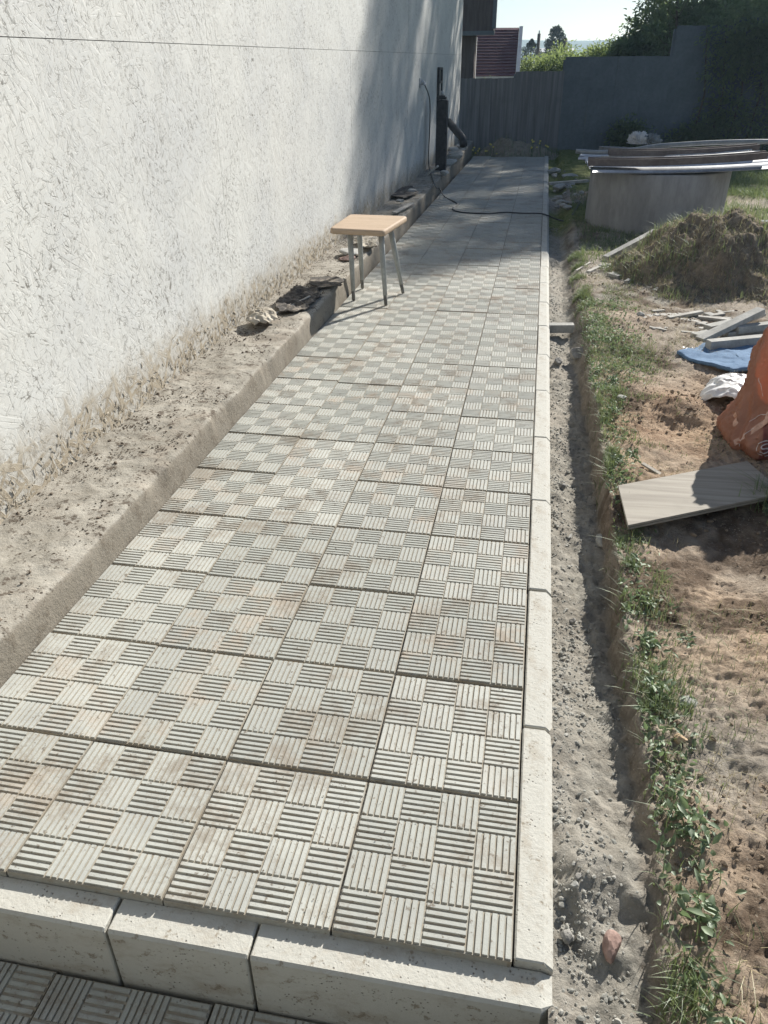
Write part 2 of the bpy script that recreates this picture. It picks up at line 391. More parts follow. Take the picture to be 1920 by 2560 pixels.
def terrain_zone(x, y):
    xb = xbank(y); brown = ss(-.01, .05, x - xb) * (.75 + .9 * fbm(x, y, 2.1, 3, 44))
    brown = np.clip(brown * (1 - .55 * ss(2.4, 3.6, y)), 0, 1)
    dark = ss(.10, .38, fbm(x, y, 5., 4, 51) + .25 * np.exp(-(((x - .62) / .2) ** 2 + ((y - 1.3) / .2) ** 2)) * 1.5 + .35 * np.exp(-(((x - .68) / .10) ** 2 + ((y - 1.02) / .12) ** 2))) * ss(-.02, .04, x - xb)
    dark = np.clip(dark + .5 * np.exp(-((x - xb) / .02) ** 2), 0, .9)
    green = np.clip(ss(5.6, 7.2, y + .5 * fbm(x, y, 1.2, 3, 60)) * ss(.0, .35, fbm(x, y, .8, 4, 61) + .22 + .25 * ss(1.2, 1.8, x)), 0, 1)
    green = np.maximum(green, ss(9, 12, y))
    return np.stack([brown, dark, green], 1)
def add_patch(xs, ys, name, kindname='structure'):
    X, Y = np.meshgrid(xs, ys, indexing='ij'); x = X.ravel(); y = Y.ravel()
    z = terrain_h(x, y); bk = np.exp(-((x - xbank(y)) / .03) ** 2); V = np.stack([x + bk * .022 * fbm(y, z, 26, 4, 801, .6), y, z], 1)
    return V, grid_faces(len(xs), len(ys)), terrain_zone(x, y)
def nonuni(segs):
    out = []
    for a, b, d in segs: out += list(np.arange(a, b - 1e-9, d))
    return np.array(out + [segs[-1][1]])
xs = nonuni([(.058, .45, .0055), (.45, 1.1, .009), (1.1, 2.4, .03), (2.4, 6, .2), (6, 60, 4.)])
ys = nonuni([(-2.2, -.35, .1), (-.35, 1.2, .006), (1.2, 3.2, .011), (3.2, 6.5, .025), (6.5, 16, .12), (16, 60, 3.)])
V1, F1, Z1 = add_patch(xs, ys, 'g')
ground = kind(meshobj('ground', V1, F1, M['soil'], smooth=True, tone=Z1, toneattr='zone'), 'structure')
# base soil everywhere else (under the paths, behind the wall, to the horizon)
xb_ = nonuni([(-500, -60, 55), (-60, -6, 6), (-6, 60, 3), (60, 700, 64)]); yb_ = nonuni([(-110, -30, 20), (-30, 60, 3), (60, 500, 55)])
X, Y = np.meshgrid(xb_, yb_, indexing='ij'); x = X.ravel(); y = Y.ravel()
zb = -.24 + 0 * x - 1.2 * ss(30, 200, y)
kind(meshobj('terrain', np.stack([x, y, zb], 1), grid_faces(len(xb_), len(yb_)), M['soil'], smooth=True, tone=np.stack([0 * x + .3, 0 * x, 0 * x + 1], 1), toneattr='zone'), 'structure')
# ground beyond the end of the path
X, Y = np.meshgrid(np.linspace(-3.5, .0585, 40), np.linspace(13.72, 60, 60), indexing='ij'); x = X.ravel(); y = Y.ravel()
kind(meshobj('grass_ground', np.stack([x, y, -.03 + .03 * fbm(x, y, 2, 3, 3)], 1), grid_faces(40, 60), M['soil'], smooth=True, tone=np.stack([0 * x + .4, .3 + 0 * x, 0 * x + .6], 1), toneattr='zone'), 'structure')

# ---- paving
CW, RH, NROW = .3, .3185, 43
def tile_mesh(Vl, Fl, Tl, Gl, x0, y0, w_, h_, zoff, rot, toff, detail=True):
    k = Vl[0]; 
    def put(vs, fs, g):
        vs = np.asarray(vs, float)
        cx, cy = x0 + w_ / 2, y0 + h_ / 2
        z = vs[:, 2] + zoff + (vs[:, 0] - cx) * rot[0] + (vs[:, 1] - cy) * rot[1]
        ca, sa = math.cos(rot[2]), math.sin(rot[2])
        xx = cx + (vs[:, 0] - cx) * ca - (vs[:, 1] - cy) * sa; yy = cy + (vs[:, 0] - cx) * sa + (vs[:, 1] - cy) * ca
        Vl[1].append(np.stack([xx, yy, z], 1)); Fl.append(np.asarray(fs) + Vl[0]); Vl[0] += len(vs)
        Tl.append(np.tile(np.array([toff]), (len(vs), 1))); Gl.append(np.asarray(g, float))
    D = .0033
    b = .0
    put([(x0, y0, -.036), (x0 + w_, y0, -.036), (x0 + w_, y0 + h_, -.036), (x0, y0 + h_, -.036), (x0, y0, -D), (x0 + w_, y0, -D), (x0 + w_, y0 + h_, -D), (x0, y0 + h_, -D)],
        [(4, 5, 6, 7), (0, 1, 5, 4), (1, 2, 6, 5), (2, 3, 7, 6), (3, 0, 4, 7)], [0] * 4 + [1] * 4)
    cw, ch = w_ / 4, h_ / 4
    vs, fs, gs = [], [], []
    for i in range(4):
        for j in range(4):
            X0, Y0 = x0 + i * cw, y0 + j * ch
            H = (i + j) % 2 == 0
            nrib = 6
            for r in range(nrib):
                e = .0009
                if H:
                    p = ch / nrib; gw = p * .33; a0, a1, b0, b1 = X0 + .0015, X0 + cw - .0015, Y0 + r * p + gw / 2, Y0 + (r + 1) * p - gw / 2
                else:
                    p = cw / nrib; gw = p * .20; a0, a1, b0, b1 = X0 + r * p + gw / 2, X0 + (r + 1) * p - gw / 2, Y0 + .0015, Y0 + ch - .0015
                q = len(vs); dz = random.uniform(-.0004, .0004)
                vs += [(a0, b0, -D), (a1, b0, -D), (a1, b1, -D), (a0, b1, -D), (a0 + e, b0 + e, dz), (a1 - e, b0 + e, dz), (a1 - e, b1 - e, dz), (a0 + e, b1 - e, dz)]
                fs += [(q + 4, q + 5, q + 6, q + 7), (q, q + 1, q + 5, q + 4), (q + 1, q + 2, q + 6, q + 5), (q + 2, q + 3, q + 7, q + 6), (q + 3, q, q + 4, q + 7)]
                gs += [1] * 4 + [0] * 4
    put(vs, fs, gs)
def paving(name, tiles, mat):
    Vl = [0, []]; Fl = []; Tl = []; Gl = []
    for (x0, y0, w_, h_, z, rot, t) in tiles: tile_mesh(Vl, Fl, Tl, Gl, x0, y0, w_, h_, z, rot, t)
    return kind(meshobj(name, np.concatenate(Vl[1]), np.concatenate(Fl), mat, tone={'tone': np.concatenate(Tl), 'groove': np.concatenate(Gl)}), 'structure')
tiles = []
drift = [0, .0016, -.0028, .002]
for c_ in range(4):
    for r_ in range(NROW):
        y0 = r_ * RH + drift[c_] * r_ * .55 + random.uniform(-.0006, .0006)
        zz = random.uniform(-.0016, .0016)
        rot = (random.uniform(-.004, .004), random.uniform(-.006, .008), random.uniform(-.0025, .0025))
        t = (random.random(), random.random() ** 1.5, random.random())
        tiles.append((-(c_ + 1) * CW + .0018, y0 + .002, CW - .0036, RH - .0075, zz, rot, t))
paving('path', tiles, M['tile'])
low = []
for i in range(-2, 7):
    for j in range(3):
        low.append((-.2 - i * .3 + .0018, -.379 - j * .3185 + .004 * (i % 2), .2964, .311, -.168 + random.uniform(-.002, .002), (random.uniform(-.004, .004),) * 2 + (0,), (random.random() * .5, random.random(), 0)))  # darker tone range puts the deep shade here into the tile colour
paving('lower_path', low, M['tile'])
b = MB(); b.box((-.6, 6.85, -.062), (1.22, 13.7, .06)); b.box((-.55, -.75, -.225), (2.0, 1.36, .05))
kind(b.build('sand_bed', M['ledge']), 'structure')
# sand in the joints
b = MB(); b.box((-.6, 6.87, -.0185), (1.2, 13.72, .018)); kind(b.build('joint_sand', M['ledge']), 'structure')

# ---- foundation ledge along the wall
prof = [(-1.215 + .03, -.12), (-1.198, -.02), (-1.200, .02), (-1.203, .055), (-1.206, .082), (-1.214, .091)] 
ysL = nonuni([(-1.3, .2, .03), (.2, 4.6, .011), (4.6, 8, .025), (8, 14.7, .06)])
topx = list(np.linspace(-1.222, -1.60, 42))
P = []
def ledge_shift(y): return -.020 * ss(3.80, 3.86, y) - .006 * ss(5, 12, y) * (np.asarray(y) - 5) + .005 * vn(np.asarray(y) * 2.3, 0 * np.asarray(y), 71)
def ledge_z(y): return .0065 * np.asarray(y) - .012 * ss(3.78, 3.86, y)
rows = []
for (px_, pz_) in prof + [(tx, .093) for tx in topx]:
    x = px_ + ledge_shift(ysL); z = pz_ + (ledge_z(ysL) if pz_ > .03 else 0 * ysL)
    nz = .010 * fbm(x, ysL, 7, 5, 73, .6) + .004 * fbm(x, ysL, 55, 3, 75)
    if pz_ > .085: z = z + nz * min(1, abs(px_ + 1.2) / .03 + .5)
    else: x = x + .003 * fbm(ysL, z * 6 + pz_ * 40, 13, 4, 77, .6)
    nick = ss(.62, .9, vn(ysL * 5.3, 0 * ysL, 79) + .5) * (pz_ > .04) * np.exp(-abs(px_ + 1.21) / .02)
    rows.append(np.stack([x - .012 * nick, ysL, z - .012 * nick], 1))
V = np.concatenate(rows); F = grid_faces(len(rows), len(ysL))[:, ::-1]
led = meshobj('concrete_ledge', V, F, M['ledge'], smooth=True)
tag(led, 'rough low concrete footing running along the foot of the white wall', 'ledge')

# ---- kerb stones
def kerb_profile_x(w_=.063, h_=.20, ch=.016, inner=0.0):
    # cross-section (x, z); chamfer on outer side
    return [(0, -h_), (0, -.003), (.003, 0), (w_ - ch, 0), (w_, -ch), (w_, -h_)]
def kerb_stone(length, seed, end=.0022, ch=.016):
    pr = kerb_profile_x(ch=ch); ys_ = [0, .0025, length * .25, length * .5, length * .75, length - end * 1.1, length]; V = []; F = []; n = len(pr)
    for k, yy in enumerate(ys_):
        ins = (.0022 if k == 0 else end) if k in (0, len(ys_) - 1) else 0
        for (px_, pz_) in pr:
            V.append((min(max(px_, min(ins, .0022)), .063 - ins), yy, pz_ - (min(ins, .006) if pz_ > -.1 else 0)))
    for k in range(len(ys_) - 1):
        for i in range(n): F.append((k * n + i, k * n + (i + 1) % n, (k + 1) * n + (i + 1) % n, (k + 1) * n + i))
    F.append(tuple(range(n - 1, -1, -1))); F.append(tuple((len(ys_) - 1) * n + i for i in range(n)))
    F = [f[::-1] for f in F]
    return V, F
KM = {}
def put_kerb(length, loc, rz, label, group, tilt=(0, 0)):
    key = round(length, 3)
    if key not in KM:
        V, F = kerb_stone(length, 1, .016 if .48 < length < .495 else .0022, .005 if abs(rz + 1.57) < .1 else .016); o = meshobj('kerb_stone', V, F, M['kerb']); KM[key] = o.data
    else: o = bpy.data.objects.new('kerb_stone', KM[key]); COL.objects.link(o)
    o.location = loc; o.rotation_euler = (tilt[0], tilt[1], rz); return tag(o, label, 'kerb', group)
ordn = ['first', 'second', 'third', 'fourth', 'fifth', 'sixth', 'seventh', 'eighth', 'ninth', 'tenth', 'eleventh', 'twelfth', 'thirteenth', 'fourteenth', 'fifteenth', 'sixteenth', 'seventeenth', 'eighteenth', 'nineteenth', 'twentieth']
y = .006; k = 0
while y < 13.6:
    L = .513
    nm = ordn[k] if k < 20 else {20: 'twenty-first', 21: 'twenty-second', 22: 'twenty-third', 23: 'twenty-fourth', 24: 'twenty-fifth', 25: 'twenty-sixth', 26: 'twenty-seventh'}.get(k, 'last')
    put_kerb(L - .004, (.0015 + random.uniform(-.0015, .0015), y, .001 + random.uniform(-.003, .002)), random.uniform(-.002, .002),
             'pale kerb stone right of the path, %s from the front corner' % nm, 'kerb stones edging the path on the right')
    y += L + random.uniform(.0, .004); k += 1
# front row: rotated so that the chamfer faces the viewer
for i, (xa, xb2, lab) in enumerate(((-.423, .064, 'longest front kerb stone with the chipped right corner, below the corner tile'), (-.676, -.428, 'short middle kerb stone in the front row with a brown crumb stain'),
                                   (-1.18, -.681, 'front kerb stone at the left edge of the photo, beside the short one'))):
    L = xb2 - xa
    put_kerb(L, (xa, .004, -.0195 + random.uniform(-.002, .002)), -math.pi / 2 + random.uniform(-.002, .004), lab, 'kerb stones closing the front of the path')
# mirrored profile would put the chamfer inside, so each front stone is turned -90 deg: local +x -> world -y

# ---- porch: unseen wall added behind the viewer, keeps sky light off the lower path
blocker = empty('sky_blocker', (-.6, -1.6, 0), 'added unseen slate coloured wall with short eaves standing behind the viewer', 'wall')
b = MB(); b.box((0, -.1, 1.3), (4.6, .16, 3.1)); b.build('wall', M['sheet'], blocker)
b = MB(); b.box((0, .05, 2.92), (4.8, .5, .08)); b.build('overhang', M['sheet'], blocker)

# ---- building wall with OSB sheets
WX = -1.53
wall = empty('building_wall', (WX, 6.5, 0), 'long outside wall clad in white painted strand board left of the path', 'wall')
def wpart(name, V, F, mat, **kw):
    o = meshobj(name, [(v[0] - WX, v[1] - 6.5, v[2]) for v in V], F, mat, wall, **kw); return o
bb = MB(); bb.box((WX - .12, 6.4, 1.6), (.2, 15.9, 3.1)); wpart('wall_core', bb.V, bb.F, M['dark'])
def hz(y): return 1.308 + .014 * y
ey = [-1.6, .17, 2.965, 5.76, 8.55, 11.34, 14.33]
for i in range(6):
    for lo in (True, False):
        y0, y1 = ey[i] + .0009, ey[i + 1] - .0009
        n1, n2 = max(3, int((y1 - y0) / .04)), 34
        Y_, T_ = np.meshgrid(np.linspace(y0, y1, n1), np.linspace(0, 1, n2), indexing='ij')
        zb_ = (.068 + .0065 * Y_ + .014 * vn(Y_ * 2, Y_ * 0, 5) + .018 * np.abs(fbm(Y_, Y_ * 0, 22, 3, 6)) if lo else hz(Y_) + .0012)
        zt_ = (hz(Y_) - .0012 if lo else 3.1 + 0 * Y_)
        Z_ = zb_ + (zt_ - zb_) * T_ ** (1.5 if lo else 1)
        Xf = WX + .002 * fbm(Y_, Z_, 1.5, 3, 91) + random.uniform(-.0012, .0012)
        Xf = Xf + .004 * ss(.16, .06, Z_) * fbm(Y_, Z_, 40, 3, 92)
        a = np.stack([Xf.ravel(), Y_.ravel(), Z_.ravel()], 1); bk = a.copy(); bk[:, 0] = WX - .016
        Fa = grid_faces(n1, n2); N = len(a); Fb = (Fa + N)[:, ::-1]; edge = []
        id_ = lambda p, q: p * n2 + q
        for p in range(n1 - 1): edge += [(id_(p, 0), id_(p, 0) + N, id_(p + 1, 0) + N, id_(p + 1, 0)), (id_(p + 1, n2 - 1), id_(p + 1, n2 - 1) + N, id_(p, n2 - 1) + N, id_(p, n2 - 1))]
        for q_ in range(n2 - 1): edge += [(id_(0, q_ + 1), id_(0, q_ + 1) + N, id_(0, q_) + N, id_(0, q_)), (id_(n1 - 1, q_), id_(n1 - 1, q_) + N, id_(n1 - 1, q_ + 1) + N, id_(n1 - 1, q_ + 1))]
        Fq = np.concatenate([Fa, Fb, np.array(edge)])
        wpart('board_panel', np.concatenate([a, bk]), Fq, M['osb'], smooth=False)
# loose strands along the foot
V = []; F = []; tn = []
for i in range(1500):
    yy = random.uniform(-.2, 6.5) if i < 1200 else random.uniform(6.5, 14); zz = .085 + .0065 * yy + abs(random.gauss(0, .062)); L = random.uniform(.006, .03); W_ = random.uniform(.0015, .006); a = random.gauss(math.pi / 2, .7)
    d = Vector((random.uniform(0, .25), math.cos(a), math.sin(a))).normalized() * L; s_ = Vector((random.uniform(-.3, .3), -math.sin(a), math.cos(a))).normalized() * W_
    p = Vector((WX + random.uniform(.001, .004), yy, zz)); k = len(V); nx = Vector((.0008, 0, 0))
    V += [p - s_ * .5 - nx, p + s_ * .5 - nx, p + s_ * .4 + d, p - s_ * .4 + d, p - s_ * .5 + nx, p + s_ * .5 + nx, p + s_ * .4 + d + nx, p - s_ * .4 + d + nx]
    F += [(k, k + 1, k + 2, k + 3), (k + 4, k + 7, k + 6, k + 5), (k, k + 4, k + 5, k + 1), (k + 1, k + 5, k + 6, k + 2), (k + 2, k + 6, k + 7, k + 3), (k + 3, k + 7, k + 4, k)]
o = wpart('loose_strands', V, F, M['strand'] if 'strand' in M else M['rag']); o['kind'] = 'stuff'

# ================================================================== VEGETATION helpers
def blades(name, pts, mat, hmin, hmax, wmin, wmax, lean=.6, segs=3, hfun=None):
    n = len(pts); pts = np.asarray(pts); az = rs.uniform(0, 2 * np.pi, n); h = rs.uniform(hmin, hmax, n) * (1 if hfun is None else hfun); wd = rs.uniform(wmin, wmax, n); ln = np.abs(rs.normal(0, lean, n)) * h
    dx, dy = np.cos(az), np.sin(az); sx, sy = -dy, dx; tone = rs.uniform(0, 1, n)
    Vs = []; T = []
    for k in range(segs + 1):
        t = k / segs; off = ln * t * t; z = h * (t - .25 * t * t * np.minimum(1, ln / h)); ww = wd * (1 - t) ** .6 * .5 + 1e-5
        for sg in (-1, 1):
            Vs.append(np.stack([pts[:, 0] + dx * off + sg * sx * ww, pts[:, 1] + dy * off + sg * sy * ww, pts[:, 2] - .003 + z], 1)); T.append(tone)
    m = 2 * (segs + 1); V = np.stack(Vs, 1).reshape(-1, 3); T = np.stack(T, 1).ravel(); base = np.arange(n) * m; Fs = []
    for k in range(segs): Fs.append(np.stack([base + 2 * k, base + 2 * k + 1, base + 2 * k + 3, base + 2 * k + 2], 1))
    return meshobj(name, V, np.concatenate(Fs), mat, smooth=True, tone=T)
def leaf_arrays(C, N_, L, Wd, tone=None, fold=.25):
    """oval leaves: centres C, direction N_, length L, width Wd"""
    n = len(C); D = N_ / np.linalg.norm(N_, axis=1)[:, None]; r = rs.normal(size=(n, 3)); r[:, 2] *= .35; Sd = np.cross(D, r); Sd = np.cross(np.cross(D, np.array([0, 0, 1.]) + .5 * r), D); Sd = np.cross(D, Sd)
    Sd /= np.linalg.norm(Sd, axis=1)[:, None] + 1e-9; U = np.cross(Sd, D)
    L = L[:, None]; Wd = Wd[:, None]
    P0 = C; P1 = C + D * L * .35 + Sd * Wd * .5 + U * Wd * fold; P2 = C + D * L * .35 - Sd * Wd * .5 + U * Wd * fold; P3 = C + D * L * .75 + Sd * Wd * .33 + U * Wd * fold * .4; P4 = C + D * L * .75 - Sd * Wd * .33 + U * Wd * fold * .4; P5 = C + D * L - U * L * .12
    P6 = C + D * L * .55
    V = np.stack([P0, P1, P2, P3, P4, P5, P6], 1).reshape(-1, 3); b_ = np.arange(n) * 7
    F = np.concatenate([np.stack(q, 1) for q in ([b_, b_ + 1, b_ + 6], [b_, b_ + 6, b_ + 2], [b_ + 1, b_ + 3, b_ + 6], [b_ + 2, b_ + 6, b_ + 4], [b_ + 3, b_ + 5, b_ + 6], [b_ + 4, b_ + 6, b_ + 5])])
    T = np.repeat(rs.uniform(0, 1, n) if tone is None else tone, 7)
    return V, F, T
def crown_mesh(name, clusters, nper, leaf, mat, parent, dens=1., flat=.0):
    """clusters: list of (centre, radius vec). leaves spread through shells with gaps"""
    C = []; D = []; tn = []
    for (c, r) in clusters:
        m = int(nper * dens); u = rs.normal(size=(m, 3)); u /= np.linalg.norm(u, axis=1)[:, None]; rad = rs.uniform(.35, 1., m) ** .6
        p = u * rad[:, None] * np.array(r) * (1 + .35 * rs.normal(size=(m, 1)) * .5); C.append(p + np.array(c)); D.append(u + rs.normal(size=(m, 3)) * .7 + np.array([0, 0, -.2])); tn.append(np.clip(rs.normal(.5 + .3 * (rs.rand() - .5), .25, m), 0, 1))
    C = np.concatenate(C); D = np.concatenate(D); n = len(C)
    V, F, T = leaf_arrays(C, D, rs.uniform(.6, 1.3, n) * leaf, rs.uniform(.35, .65, n) * leaf, np.concatenate(tn))
    return meshobj(name, V, F, mat, parent, tone=T)
def tree(name, loc, height, spread, label, cat='tree', nclu=40, nper=260, leaf=.16, mat=None, trunk_r=.12, base=.25, group=None, seed=0, shape=1.):
    rr = np.random.RandomState(seed); root = empty(name, loc, label, cat, group)
    mb = MB(); tp = [Vector((0, 0, -.3))]; n = 7
    for i in range(1, n + 1): tp.append(Vector((rr.normal(0, .04) * height * .25, rr.normal(0, .04) * height * .25, height * .92 * i / n)))
    mb.tube(tp, [trunk_r * (1 - .85 * i / n) for i in range(n + 1)], 9)
    cl = []
    for i in range(nclu):
        t = base + (1 - base) * (i + .5) / nclu; zc = t * height; prof_ = (math.sin(math.pi * min(1, (t - base) / (1 - base) * .92 + .1)) ** .6) * shape
        a = i * 2.4 + rr.uniform(-.5, .5); rad = spread * prof_ * rr.uniform(.35, 1.)
        c = Vector((math.cos(a) * rad, math.sin(a) * rad, zc + rr.uniform(-.05, .05) * height)); s_ = spread * rr.uniform(.22, .42)
        cl.append((c, (s_, s_, s_ * rr.uniform(.6, 1.))))
        k = min(n - 1, int(max(0, (t - .12)) * n)); p0 = tp[k].lerp(tp[k + 1], .5); mid = p0.lerp(c, .5) + Vector((0, 0, -.04 * height * .3))
        mb.tube([p0, mid, c], [trunk_r * .32 * (1.1 - t), trunk_r * .2 * (1.1 - t), trunk_r * .07], 5)
    mb.build('trunk', M['bark'], root, smooth=True)
    crown_mesh('crown', cl, nper, leaf, mat or M['tree'], root)
    return root

# ---- grass on the right
def scatter(n, fx, fy, mask):
    x = fx(n); y = fy(n); k = rs.rand(n) < mask(x, y); x, y = x[k], y[k]; return np.stack([x, y, terrain_h(x, y)], 1)
clump = lambda x, y, f, s: ss(.02, .25, fbm(x, y, f, 3, s))
p1 = scatter(190000, lambda n: rs.uniform(.2, .62, n), lambda n: rs.uniform(-.3, 5.6, n) ,
             lambda x, y: ss(-.012, .01, x - xbank(y)) * ss(.15 + .08 * vn(y * 2, y * 0, 9), .03, x - xbank(y)) * (.10 + 1.1 * clump(x, y, 8, 200)) * (.45 + .55 * ss(-.15, .1, vn(y * 4.3, y * 0, 77))))
g1 = blades('grass', p1, M['leaf'], .010, .044, .0012, .0030, .8)
tag(g1, 'green grass growing along the crumbling edge of the trench', 'grass'); kind(g1, 'stuff')
p2 = scatter(52000, lambda n: rs.uniform(.25, 1.0, n), lambda n: rs.uniform(2.0, 4.6, n),
             lambda x, y: np.clip(ss(.30, .0, np.abs(y - 3.05) - .15) * ss(.62, .42, x) * (.15 + clump(x, y, 6, 210)) + .35 * clump(x, y, 4, 211) * ss(.7, .5, x), 0, 1))
g2 = blades('grass_patch', p2, M['leaf'], .010, .030, .0015, .0035, .8)
tag(g2, 'patch of low green grass and clover in front of the broken slabs', 'grass'); kind(g2, 'stuff')
p3 = scatter(70000, lambda n: rs.uniform(1.1, 4.5, n), lambda n: rs.uniform(5.6, 14.5, n), lambda x, y: terrain_zone(x, y)[:, 2] * .9)
g3 = blades('meadow_grass', p3, M['leaf'], .03, .10, .004, .009, .6)
tag(g3, 'bright sunlit grass to the right of the concrete well ring', 'grass'); kind(g3, 'stuff')
p4 = scatter(30000, lambda n: rs.uniform(.3, 1.2, n), lambda n: rs.uniform(-.3, 5.5, n), lambda x, y: .6 * ss(.1, .35, fbm(x, y, 5, 3, 230)) * ss(.03, .1, x - xbank(y)))
g4 = blades('dry_grass', p4, M['straw'], .012, .045, .0007, .0016, 1.3)
tag(g4, 'dry straw and root bits scattered on the brown soil', 'dry grass'); kind(g4, 'stuff')
p5 = scatter(26000, lambda n: rs.uniform(.3, 1.0, n), lambda n: rs.uniform(5.2, 9.5, n), lambda x, y: .5 * clump(x, y, 4, 240) + .2)
g5 = blades('shade_grass', p5, M['leaf'], .02, .07, .003, .006, .6)
tag(g5, 'dim grass in the shade around the concrete well ring', 'grass'); kind(g5, 'stuff')

def weed_plant(loc, nl, L, label, group=None, seed=0, mat='weed', up=.22, stems=0):
    rr = np.random.RandomState(seed); C = []; D = []
    nl = int(nl * 1.8); L = L * .8
    for i in range(nl):
        a = rr.uniform(0, 6.283); d = np.array([math.cos(a), math.sin(a), up * rr.uniform(.3, 1.6)]); C.append(np.array([rr.normal(0, .5), rr.normal(0, .7), rr.uniform(0, .9)]) * L); D.append(d + rr.normal(size=3) * .35)
    C = np.array(C); D = np.array(D); V, F, T = leaf_arrays(C, D, rr.uniform(.5, 1.15, nl) * L, rr.uniform(.28, .5, nl) * L)
    o = meshobj('weed_plant', V, F, M[mat], tone=T, smooth=True); o.location = loc; return tag(o, label, 'plant', group)
def onground(x, y, dz=0): return (x, y, float(terrain_h(np.array([x]), np.array([y]))[0]) + dz)
for i, (x, y, nl, L, lab) in enumerate((
    (.315, .30, 22, .036, 'broad-leaved weed on the trench edge nearest the bottom of the photo'),
    (.300, .12, 16, .040, 'sparse weed with long pale leaves in the bottom right corner'),
    (.300, .66, 24, .032, 'rounded weed hanging over the trench above the bare patch'),
    (.295, .84, 22, .028, 'clover-like weed in the middle of the trench edge strip'),
    (.315, 1.02, 20, .028, 'weed plant just below the bleached board on the trench edge'),
    (.395, .88, 16, .022, 'small lone weed standing on bare soil right of the grass strip'),
    (.300, 1.20, 26, .028, 'weed plant in the shadow of the bleached board corner'),
    (.30, 1.85, 20, .03, 'silvery weed clump touching the far long side of the bleached board'),
    (.36, 1.92, 16, .03, 'pale weed beside the wood splinter behind the board'),
    (.315, 2.3, 26, .028, 'low weed plant on the strip left of the dug hollow'),
    (.345, 2.7, 28, .028, 'bushy weed plant left of the white sack'))):
    weed_plant(onground(x, y), nl, L, lab, 'weeds along the trench edge', 300 + i)
C = scatter(14000, lambda n: rs.uniform(.24, .60, n), lambda n: rs.uniform(-.25, 4.2, n), lambda x, y: ss(0, .02, x - xbank(y)) * ss(.16 + .25 * ss(2.4, 3, y), .03, x - xbank(y)) * (.3 + .8 * clump(x, y, 7, 260)))
D = rs.normal(size=C.shape); D[:, 2] = np.abs(D[:, 2]) * .6 + .15
V, F, T = leaf_arrays(C + np.array([0, 0, .006]), D, rs.uniform(.008, .024, len(C)), rs.uniform(.005, .012, len(C)))
o = meshobj('clover', V, F, M['weed'], tone=T, smooth=True); tag(o, 'tiny round clover leaves mixed into the trench edge grass', 'clover'); kind(o, 'stuff')
# tuft under the board
pp = np.stack([.80 + rs.normal(0, .05, 420), 1.60 + rs.normal(0, .035, 420)], 1); pp = np.column_stack([pp, terrain_h(pp[:, 0], pp[:, 1])])
o = blades('grass_tuft', pp, M['leaf'], .05, .12, .002, .0045, .9); tag(o, 'dark green grass tuft at the near edge of the bleached board', 'grass tuft')
p6 = scatter(30000, lambda n: rs.uniform(.34, 1.3, n), lambda n: rs.uniform(-.3, 5.0, n), lambda x, y: ss(.22, .34, fbm(x, y, 3.3, 3, 245)) * ss(.05, .12, x - xbank(y)))
g6 = blades('short_grass', p6, M['leaf'], .006, .022, .001, .0024, .9); tag(g6, 'thin patches of very short grass on the bare brown soil', 'grass'); kind(g6, 'stuff')
# gravel
def pebbles(name, pts, sizes, mat, sub=1, flat=.7):
    Vs = []; Fs = []; k = 0
    protos = [rock_verts((1, 1, 1), 500 + i, sub) for i in range(14)]
    for i, (p, s_) in enumerate(zip(pts, sizes)):
        Vp, Fp = protos[i % 14]; a = rs.uniform(0, 6.283); c, s2 = math.cos(a), math.sin(a); q = Vp * s_ * np.array([rs.uniform(.8, 1.3), rs.uniform(.6, 1.), flat * rs.uniform(.6, 1.1)])
        q = np.stack([q[:, 0] * c - q[:, 1] * s2, q[:, 0] * s2 + q[:, 1] * c, q[:, 2]], 1) + p + np.array([0, 0, s_ * .25]); Vs.append(q); Fs.append(Fp + k); k += len(q)
    return meshobj(name, np.concatenate(Vs), np.concatenate(Fs), mat, smooth=(sub > 1))
pg = scatter(11000, lambda n: .064 + np.abs(rs.normal(0, .075, n)), lambda n: -.3 + 7.5 * rs.rand(n) ** 1.4, lambda x, y: (x < .5) * np.clip(.3 + 1.3 * ss(0, .3, fbm(x, y, 6, 3, 270)), 0, 1))
o = pebbles('gravel', pg, np.clip(rs.lognormal(-5.9, .5, len(pg)), .0013, .0075), M['gravel'], 1); tag(o, 'loose grey gravel and clods beside the kerb in the trench', 'gravel'); kind(o, 'stuff')
pg = scatter(26000, lambda n: rs.uniform(.27, 1.3, n), lambda n: -.3 + 6 * rs.rand(n) ** 1.3, lambda x, y: np.clip(.08 + 1.2 * ss(0.02, .3, fbm(x, y, 4, 3, 280)) + 1. * np.exp(-(((x - .70) / .1) ** 2 + ((y - 1.02) / .16) ** 2)) + .8 * np.exp(-(((x - .6) / .08) ** 2 + ((y - .1) / .06) ** 2)), 0, 1))
o = pebbles('soil_clods', pg, np.clip(rs.lognormal(-5.95, .6, len(pg)), .0012, .013), M['clod'], 1); tag(o, 'crumbly brown soil clods on the bare ground', 'soil'); kind(o, 'stuff')

# ================================================================== THINGS
exec_list = []
